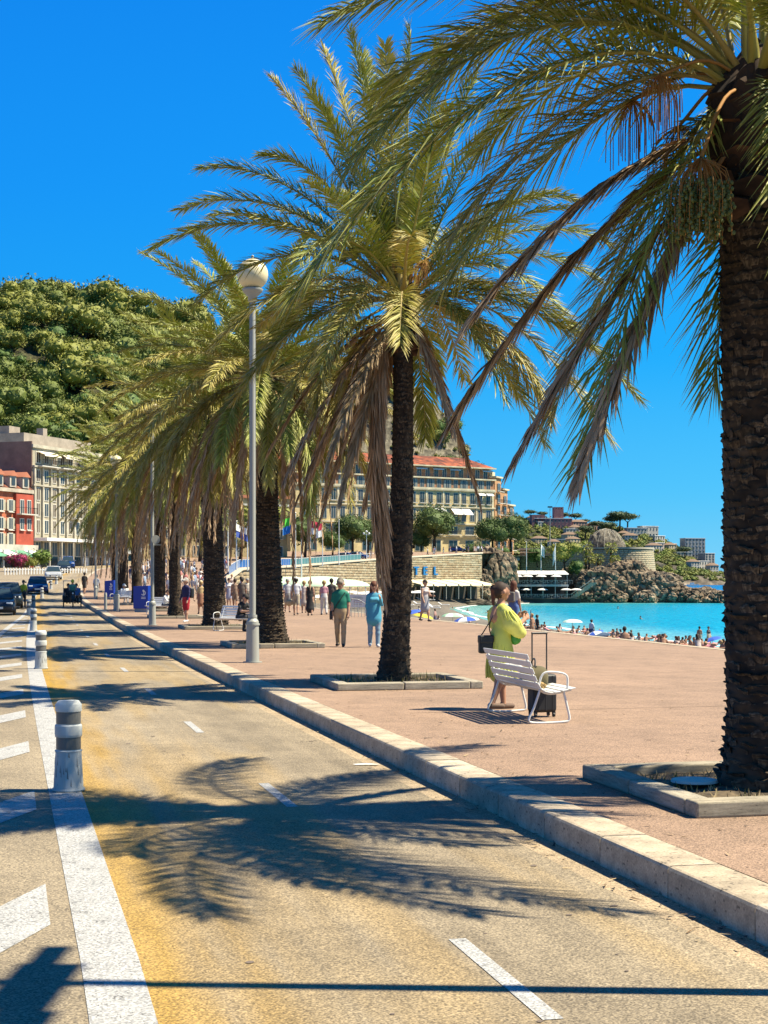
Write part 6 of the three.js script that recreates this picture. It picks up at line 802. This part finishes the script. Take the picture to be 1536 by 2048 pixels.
// crag: blocks of several sizes, split by deep joints
function rockGeo(w, h, d, seed, det = 21) { const g = new THREE.IcosahedronGeometry(1, det), P = g.attributes.position; for (let i = 0; i < P.count; i++) { const x = P.getX(i), y = P.getY(i), z = P.getZ(i), wx = (n3(x * 3, y * 3, z * 3, seed) - .5) * .5, [e1, v1] = cells(x * 1.9 + seed + wx, y * 1.1 + wx, z * 1.9, seed), [e2, v2] = cells(x * 4.6 + wx * 2, y * 2.8 + seed, z * 4.6 + wx, seed + 9), n = n3(x * 12, y * 9, z * 12 + seed, seed + 8); const k = .70 + v1 * .34 + v2 * .16 - .16 * Math.exp(-e1 * 14) - .07 * Math.exp(-e2 * 12) + (n - .5) * .07; P.setXYZ(i, x * k * w, y * k * h, z * k * d); } g.deleteAttribute('normal'); const uv = g.attributes.uv; for (let i = 0; i < P.count; i++) uv.setXY(i, (P.getX(i) + P.getZ(i)) * .6, P.getY(i) * .6); g.computeVertexNormals(); return g; }
[[1205, 1178, 384, 7, 6, 5, 'broad tawny rock under the fan palms'], [1255, 1172, 386, 6.5, 7, 5, 'tall tawny rock with a dark sea cave beside it'], [1305, 1180, 385, 6, 5.4, 5, 'sloping tawny rock below the end of the monument wall'], [1345, 1192, 384, 5, 3.4, 5, 'low tawny rock running into the sea'], [1382, 1197, 380, 3.4, 2.8, 4, 'jagged rock standing in the surf'], [1410, 1197, 382, 3.2, 3.0, 4, 'jagged rock with split top standing in the surf'], [1438, 1199, 378, 3.4, 2.6, 4, 'outermost rock standing in the surf beside the palm trunk'], [1465, 1199, 380, 3.4, 2.4, 4, 'surf rock hidden behind the palm trunk'], [1330, 1170, 392, 4, 3.4, 4, 'small upper rock behind the sloping rock'], [1180, 1196, 382, 3.4, 3.0, 3, 'boulder beside the terrace restaurant'], [1225, 1196, 380, 3.2, 2.6, 3, 'boulder at the waterline below the broad rock'], [1290, 1198, 380, 3.0, 2.4, 3, 'boulder at the waterline below the cave'], [985, 1165, 368, 5.5, 9, 5, 'dark overgrown cliff between the stone wall and the terrace restaurant'], [955, 1178, 356, 3.6, 4.5, 4, 'dark rock at the end of the beach bar'], [1160, 1168, 392, 5, 5, 4, 'overgrown rock behind the restaurant steps']].forEach(([px, py, Z, w, h, d, label], i) => { const a = at(px, py, Z), m = single('sea_rock', rockGeo(w * 1.22, h * 1.0, d * 1.2, 30 + i), rockMats[i % 3], label, 'rock', 'rocks of the headland'); m.position.copy(a); });
{ // shingle and foreshore stones in the cove
  const a = at(905, 1207, 345), m = single('shore_rock', rockGeo(11, 1.2, 5, 71, 12), mat(.34, .29, .2, .95, { map: rockMap }), 'low shingle bank at the inner end of the beach', 'shingle bank'); m.position.copy(a);
}
{ // bastion wall, curved, battered at its free end
  const b = thing('monument_wall', 'curved pale stone bastion wall below the monument dome', 'wall'), pts = [[1040, 412], [1090, 409], [1150, 405], [1210, 400], [1260, 398], [1290, 400], [1303, 405], [1306, 412]].map(([px, Z]) => V(atX(px, Z), 0, -Z)), cv = new THREE.CatmullRomCurve3(pts), N = 120, pos = [], uv = [], idx = [], blocks = [];
  const top = 9.75; for (let i = 0; i <= N; i++) { const p = cv.getPoint(i / N), tg = cv.getTangent(i / N), n = V(-tg.z, 0, tg.x); for (let j = 0; j <= 6; j++) { const f = j / 6, y = lerp(-1, top, f), o = (1 - f) * 1.3; pos.push(p.x + n.x * o, y, p.z + n.z * o); uv.push(i * .6, y); if (i && j) { const q = i * 7 + j; idx.push(q - 8, q - 1, q - 7, q - 7, q - 1, q); } } }
  part('core', geo(pos, idx, uv), mat(.34, .25, .14, 1, { map: stoneMap }), b);
  const r = rng(31), L = cv.getLength(); for (let row = 0; row < 21; row++) { let s = r(); while (s < L - 1.2) { const len = .7 + r() * .8, u = (s + len / 2) / L, p = cv.getPointAt(u), tg = cv.getTangentAt(u), n = V(-tg.z, 0, tg.x), y = -.6 + row * .5, o = (1 - (y + 1) / (top + 1)) * 1.3, pr = .05 + r() * .09, f = (dx, dy, q) => [p.x + tg.x * dx + n.x * (o + q), y + dy, p.z + tg.z * dx + n.z * (o + q)], h = len / 2 - .02, e = .04; if (y + .48 < top) blocks.push(geo([...f(-h, .02, -.05), ...f(h, .02, -.05), ...f(h, .47, -.05), ...f(-h, .47, -.05), ...f(-h + e, .06, pr), ...f(h - e, .06, pr), ...f(h - e, .43, pr), ...f(-h + e, .43, pr)], [4, 5, 6, 4, 6, 7, 0, 1, 5, 0, 5, 4, 1, 2, 6, 1, 6, 5, 2, 3, 7, 2, 7, 6, 3, 0, 4, 3, 4, 7], [0, 0, len, 0, len, .45, 0, .45, 0, 0, len, 0, len, .45, 0, .45].map((v) => v + row + s))); s += len; } }
  part('stone_blocks', mergeGeometries(blocks.map((g) => g.toNonIndexed())), mat(.76, .63, .41, .9, { map: stoneMap }), b).userData.kind = 'stuff';
  const cop = []; for (let i = 0; i < N; i++) { const p = cv.getPoint(i / N), q = cv.getPoint((i + 1) / N), d = q.clone().sub(p), g = box(d.length() + .02, .45, .8); g.rotateY(Math.atan2(-d.z, d.x)); cop.push(g.translate((p.x + q.x) / 2, top + .15, (p.z + q.z) / 2)); } part('coping', merge(cop), M.kerb[1], b);
  // netted dome
  const c = at(1211, 1100, 420), dm = thing('monument_dome', 'rounded rocky dome covered with netting above the bastion wall', 'monument', [c.x, c.y - 1, c.z]), g = 0; part('dome', (() => { const s = new THREE.SphereGeometry(1, 60, 30), P = s.attributes.position; for (let i = 0; i < P.count; i++) { const x = P.getX(i), y = P.getY(i), z = P.getZ(i), k = .97 + (n3(x * 6, y * 6, z * 6, 5) - .5) * .22 + (n3(x * 18, y * 18, z * 18, 9) - .5) * .12; P.setXYZ(i, Math.sign(x) * Math.abs(x) ** .85 * k * 5.6, Math.max(-.2, y) * k * 6.6, z * k * 4.5); } s.computeVertexNormals(); const uv = s.attributes.uv; for (let i = 0; i < P.count; i++) uv.setXY(i, P.getX(i) * .9, P.getY(i) * .9); return s; })(), mat(.44, .38, .28, .95, { map: rockMap }), dm); const nt = []; for (let i = 0; i < 9; i++) { const a = i / 9 * Math.PI; nt.push(tube([0, .25, .5, .75, 1].map((f) => { const th = f * 1.6, R = 5.75; return V(Math.cos(a) * Math.sin(th) * R, Math.cos(th) * 6.85, Math.sin(a) * Math.sin(th) * 4.7); }), .03, 12, 4)); } for (let j = 1; j < 6; j++) { const th = j * .27; nt.push(new THREE.TorusGeometry(1, .006, 4, 40).rotateX(Math.PI / 2).scale(5.75 * Math.sin(th), 1, 4.7 * Math.sin(th)).translate(0, 6.85 * Math.cos(th), 0)); } part('netting', merge(nt), M.offwhite, dm);
  struct('monument_ground', (() => { const s = [V(atX(1000, 440), 8.6, -440), ...pts.map((p) => V(p.x, 8.6, p.z)), V(atX(1290, 440), 8.6, -440)]; const pos2 = s.flatMap((p) => [p.x, p.y, p.z]), id = []; for (let i = 1; i < s.length - 1; i++) id.push(0, i, i + 1); return geo(pos2, id, Array(s.length * 2).fill(0)); })(), mat(.4, .34, .25, .95));
}
{ // terrace restaurant in two levels over the water
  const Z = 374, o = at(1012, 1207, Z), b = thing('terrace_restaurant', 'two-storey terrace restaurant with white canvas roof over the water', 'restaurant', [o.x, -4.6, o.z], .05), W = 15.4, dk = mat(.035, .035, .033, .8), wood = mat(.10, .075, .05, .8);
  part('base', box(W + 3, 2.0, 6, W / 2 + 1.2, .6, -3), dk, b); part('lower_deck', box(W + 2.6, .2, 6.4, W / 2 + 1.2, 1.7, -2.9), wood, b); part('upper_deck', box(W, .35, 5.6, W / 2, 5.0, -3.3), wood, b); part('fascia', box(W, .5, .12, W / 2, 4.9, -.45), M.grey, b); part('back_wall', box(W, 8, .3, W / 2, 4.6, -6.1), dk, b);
  for (let i = 0; i < 6; i++) { part('post', box(.14, 3.1, .14, .3 + i * (W - .6) / 5, 3.3, -.5), M.grey, b); part('post', box(.12, 2.5, .12, .3 + i * (W - .6) / 5, 6.4, -.7), M.grey, b); }
  for (let i = 0; i < 4; i++) { const x0 = i * W / 4 + .06, x1 = (i + 1) * W / 4 - .06; part('roof_canvas', geo([x0, 8.55, -5.8, x1, 8.55, -5.8, x0 + .05, 7.75, -.2, x1 + .05, 7.75, -.2, x0 + .05, 7.55, -.18, x1 + .05, 7.55, -.18], [0, 1, 2, 2, 1, 3, 2, 3, 4, 4, 3, 5]), M.whiteCloth, b); }
  for (const [y, z] of [[1.8, .1], [5.2, -.6]]) { const r = []; for (let i = 0; i <= 40; i++) r.push(box(.04, .95, .04, i * (W + 1) / 40, y + .48, z)); r.push(box(W + 1, .06, .06, (W + 1) / 2, y + .97, z)); part('railing', merge(r), M.grey, b); }
  const white = M.whiteCloth, tb = thing('cafe_table', 'small white cafe table on the restaurant terrace', 'table', [0, 0, 0], 0, 'terrace tables'); part('table_top', cyl(.42, .42, .05, 0, .7, 0, 12), white, tb); part('leg', cyl(.05, .05, .7, 0, 0, 0, 6), M.grey, tb); part('foot', cyl(.25, .2, .04, 0, 0, 0, 10), M.grey, tb);
  const ch = thing('cafe_chair', 'white cafe chair on the restaurant terrace', 'chair', [0, 0, 0], 0, 'terrace chairs'); part('seat', box(.45, .05, .45, 0, .45, 0), white, ch); part('backrest', box(.45, .5, .05, 0, .72, -.22), white, ch); for (const [x, z] of [[-.2, -.2], [.2, -.2], [-.2, .2], [.2, .2]]) part('leg', box(.04, .45, .04, x, .225, z), M.grey, ch);
  let first = true; for (const [y, z] of [[1.82, -1.2], [5.2, -1.7]]) for (let i = 0; i < 6; i++) { const x = o.x + 1.2 + i * 2.5, yy = -4.6 + y, zz = o.z + z; if (first) tb.position.set(x, yy, zz); else dup(tb, [x, yy, zz]); for (const s of [-1, 1]) { if (first) { ch.position.set(x + s * .8, yy, zz); ch.rotation.y = -s * 1.57; first = false; } else dup(ch, [x + s * .8, yy, zz], -s * 1.57); } }
  [[1034, 5.2], [1055, 5.2], [1082, 5.2], [1112, 5.2]].forEach(([px, y]) => parasol('terrace_parasol', atX(px, Z), -4.6 + y, -Z + 1.2 - .9, 1.35, 2.25, [white], 'white parasol on the upper terrace of the restaurant', 'white parasols on the upper terrace', 0, .3)); [[1052, 1.8], [1085, 1.8], [1132, 1.8], [1152, 1.8]].forEach(([px, y]) => parasol('terrace_parasol', atX(px, Z), -4.6 + y, -Z + .2, 1.35, 2.4, [white], 'white parasol on the lower terrace of the restaurant', 'white parasols on the lower terrace', 0, .3));
  const st = thing('stone_steps', 'pale stone steps with handrail climbing beside the terrace restaurant', 'steps', [atX(1142, Z), -3, -Z - 1], -.3); for (let i = 0; i < 14; i++) part('step', box(1.6, .25, .5, i * .42, i * .3, -1), M.kerb[0], st); part('handrail', bar(V(0, 1.1, -.6), V(5.8, 5.2, -.6), .06), M.offwhite, st);
}
// swimmers
[[935, 1222, 250], [905, 1218, 268], [1281, 1238, 215], [1236, 1217, 300], [975, 1226, 240]].forEach(([px, py, Z], i) => { const Zs = F * 6 / (py - 1157), p = thing('person', 'swimmer with head and shoulders above the turquoise water', 'person', [atX(px, Zs), SEA - 1.3, -Zs], i, 'swimmers'); part('body', person({ top: TAN, bottom: [.1, .1, .2], leg: 0, sleeve: 0, skin: TAN, hair: hairs.dark, cell: .045, arms: [1.2, 1.4] }), M.skin, p); });
// ---------------------------------------------------------------- far headland with villas
{
  const Zc = 1650, cr = [[780, 1060], [950, 1042], [1030, 1038], [1090, 1040], [1130, 1046], [1180, 1054], [1230, 1058], [1290, 1066], [1330, 1084], [1360, 1104], [1390, 1124], [1420, 1140], [1440, 1149], [1452, 1157], [1470, 1162]], cy = (px) => EYE + (1157 - table(cr, px)) / F * Zc, pos = [], uv = [], col = [], idx = [], pxs = range(780, 1470, 5), N = 22;
  const Y = (px, f) => { const c = cy(px); return lerp(-5, c, Math.pow(f, .8)) + (fbm(px * .03, f * 5, 3) - .5) * 9 * Math.sin(Math.PI * f) * clamp(c / 20, 0, 1); };
  pxs.forEach((px, i) => { for (let j = 0; j <= N; j++) { const f = Math.min(1, j / (N - 3)), Z = lerp(1430, Zc, f) + Math.max(0, j - N + 3) * 60, X = (px - 768) / F * Zc, y = Y(px, f) - Math.max(0, j - N + 3) * 6; pos.push(X, y, -Z); uv.push(X * .1, y * .1); const rock = y < 4 ? 1 : sstep(.56, .7, fbm(px * .06, f * 9, 5)) * .8, k = .8 + fbm(px * .2, f * 20, 8) * .4; col.push(lerp(.075, .40, rock) * k, lerp(.09, .33, rock) * k, lerp(.045, .24, rock) * k); if (i && j) { const n = N + 1, q = i * n + j; idx.push(q - n - 1, q - n, q - 1, q - 1, q - n, q); } } });
  struct('far_headland', geo(pos, idx, uv, col), new THREE.MeshStandardMaterial({ map: rockMap, color: lin(1, 1, 1), vertexColors: true, roughness: 1, side: THREE.DoubleSide }));
  const place = (px, f) => V((px - 768) / F * Zc, Y(px, f), -lerp(1430, Zc, f)), r = rng(55);
  const im = new THREE.InstancedMesh(leafMass(7, 160, 2.4, G1, 808, .75, 5), leafMat, 1500); im.name = 'headland_wood'; im.userData = { label: 'dense green wood covering the far headland', category: 'wood', kind: 'stuff' }; const m4 = new THREE.Matrix4(), cc = new THREE.Color(); for (let i = 0; i < 1500; i++) { const px = 930 + r() * 490, f = .06 + r() * .94, p = place(px, f), s = (.3 + r() * .5) * (px > 1350 ? .6 : 1); m4.compose(V(p.x, p.y + 1.5 * s, p.z), new THREE.Quaternion().setFromAxisAngle(V(0, 1, 0), r() * 6), V(s, s * (.8 + r() * .5), s)); im.setMatrixAt(i, m4); const g = .75 + r() * .6; im.setColorAt(i, cc.setRGB(g * (.9 + r() * .4), g, g * (.8 + r() * .5))); } scene.add(im);
  const house = (px, f, w, h, d, wall, roof, label, turn = .3, storeys = 2) => { const p = place(px, f), b = thing('villa', label, 'villa', [p.x, p.y - 2, p.z], turn), wm = plaster(...wall); part('wall', box(w, h, d, 0, h / 2, 0), wm, b); if (roof) part('roof', geo([-w / 2 - .6, h, d / 2 + .6, w / 2 + .6, h, d / 2 + .6, w / 2 + .6, h, -d / 2 - .6, -w / 2 - .6, h, -d / 2 - .6, -w / 4, h + 2.6, 0, w / 4, h + 2.6, 0], [0, 1, 4, 4, 1, 5, 1, 2, 5, 2, 3, 5, 5, 3, 4, 3, 0, 4]), roof, b); else part('roof_slab', box(w + .8, .5, d + .8, 0, h + .2, 0), M.whiteCloth, b); const n = Math.max(2, Math.round(w / 4)); for (let s = 0; s < storeys; s++) for (let i = 0; i < n; i++) { const q = part('window', box(1.5, 1.8, .2, -w / 2 + (i + .5) * w / n, h * (s + .55) / storeys, d / 2 + .05), M.glass, b); part('sill', box(1.9, .2, .5, -w / 2 + (i + .5) * w / n, h * (s + .55) / storeys - 1.1, d / 2 + .1), M.offwhite, q); } return b; };
  const tl = mat(.36, .24, .16, .95, { map: rockMap }), pk = [.42, .20, .19], wh = [.66, .62, .54], ye = [.6, .5, .32];
  const castle = house(1098, .86, 40, 11, 14, pk, null, 'pink castle villa with crenellated tower on the crest of the headland', .1, 2), tw = plaster(.40, .19, .18); part('tower', box(10, 21, 10, 6, 10.5, 1), tw, castle); for (let i = 0; i < 4; i++) part('merlon', box(1.8, 2.4, 10, 1.9 + i * 2.7, 22, 1), tw, castle); part('side_block', box(14, 15, 12, -16, 7.5, 1), tw, castle); for (let i = 0; i < 8; i++) part('merlon', box(1.4, 1.2, .8, -18 + i * 5, 13, 7), tw, castle);
  [[1068, .93, 16, 8, 10, wh, tl, 'pale villa with tiled roof left of the pink castle'], [1150, .9, 18, 9, 10, [.5, .3, .24], tl, 'rose villa with tiled roof beside the pink castle'], [1190, .93, 20, 9, 10, [.5, .3, .22], tl, 'long terracotta villa above the monument dome'], [1262, .86, 22, 10, 10, wh, null, 'white flat-roofed villa above the bastion wall'], [1290, .92, 20, 12, 10, [.56, .54, .48], null, 'grey-white apartment villa on the ridge'], [1300, .82, 16, 8, 9, wh, null, 'white villa below the ridge apartment villa'], [1362, .72, 22, 24, 14, [.50, .48, .44], null, 'tall grey apartment block stepping down the headland'], [1380, .62, 12, 16, 12, [.48, .46, .42], null, 'lower grey apartment block next to the tall one'], [1345, .40, 24, 9, 10, wh, null, 'white modern villa with terraces low on the slope'], [1330, .55, 16, 8, 9, wh, null, 'white villa above the modern terraces'], [1368, .36, 10, 9, 8, wh, tl, 'small white house with pointed roof low on the slope'], [1120, .6, 16, 7, 9, ye, tl, 'cream villa behind the white flag poles'], [1135, .45, 14, 7, 9, wh, null, 'white villa low behind the flag poles'], [1060, .55, 14, 7, 9, ye, tl, 'yellow villa beside the hotel wing'], [1315, .68, 12, 7, 8, ye, tl, 'yellow villa amid the pines'], [1240, .7, 14, 7, 9, wh, tl, 'white villa with tiled roof above the dome']].forEach(([px, f, w, h, d, c, ro, l], i) => house(px, f, w, h, d, c, ro, l, .2 + (i % 3) * .25, h > 14 ? 6 : 2));
  for (let i = 0; i < 18; i++) { const c = [wh, ye, [.6, .5, .42]][i % 3], v = house(1045 + (i * 47.3) % 340, .25 + r() * .62, 9 + r() * 7, 6 + r() * 3, 8, c, i % 2 ? null : tl, 'small pale villa among the trees of the far headland', r() * .8, 2); v.userData.group = 'small villas scattered on the headland'; }
  // umbrella pines on the crest
  const pine = thing('umbrella_pine', 'broad umbrella pine with flat crown on the crest of the headland', 'tree', [0, 0, 0], 0, 'umbrella pines on the headland'); part('trunk', merge([bar(V(0, 0, 0), V(.4, 11, 0), .6, 6), bar(V(.4, 10, 0), V(-4, 14, 1), .3, 5), bar(V(.4, 10, 0), V(4, 14, -1), .3, 5)]), M.bark, pine); part('crown', leafMass(9.5, 900, 1.5, [[.045, .075, .02], [.06, .09, .025], [.035, .06, .02]], 909, .38, 9).translate(0, 14, 0), leafMat, pine);
  [[1058, .97, .8], [1082, .98, .7], [1125, .98, .8], [1150, .97, .9], [1168, .95, .7], [1232, .88, 1.5], [1248, .90, 1.4], [1215, .9, 1.1], [1180, .8, 1.0], [1150, .6, 1.1], [1303, .97, .8], [1200, .7, 1.2], [1325, .45, 1.0]].forEach(([px, f, s], i) => { const p = place(px, f); let o = pine; if (i) o = dup(pine, [p.x, p.y - 2, p.z], i); else pine.position.set(p.x, p.y - 2, p.z); o.scale.setScalar(s); });
  const gb = single('far_boat', (() => { const sh = new THREE.Shape([[-4, 0], [3, 0], [5, 1.6], [-4.4, 1.4]].map(([x, y]) => new THREE.Vector2(x, y))); return merge([new THREE.ExtrudeGeometry(sh, { depth: 2, bevelEnabled: false }), box(3, 1.4, 1.6, -.5, 2.1, 1)]); })(), M.white, 'small white motor boat off the far headland', 'boat'); gb.position.set(atX(1385, 1200), SEA, -1200);
}
renderer.render(scene, camera);
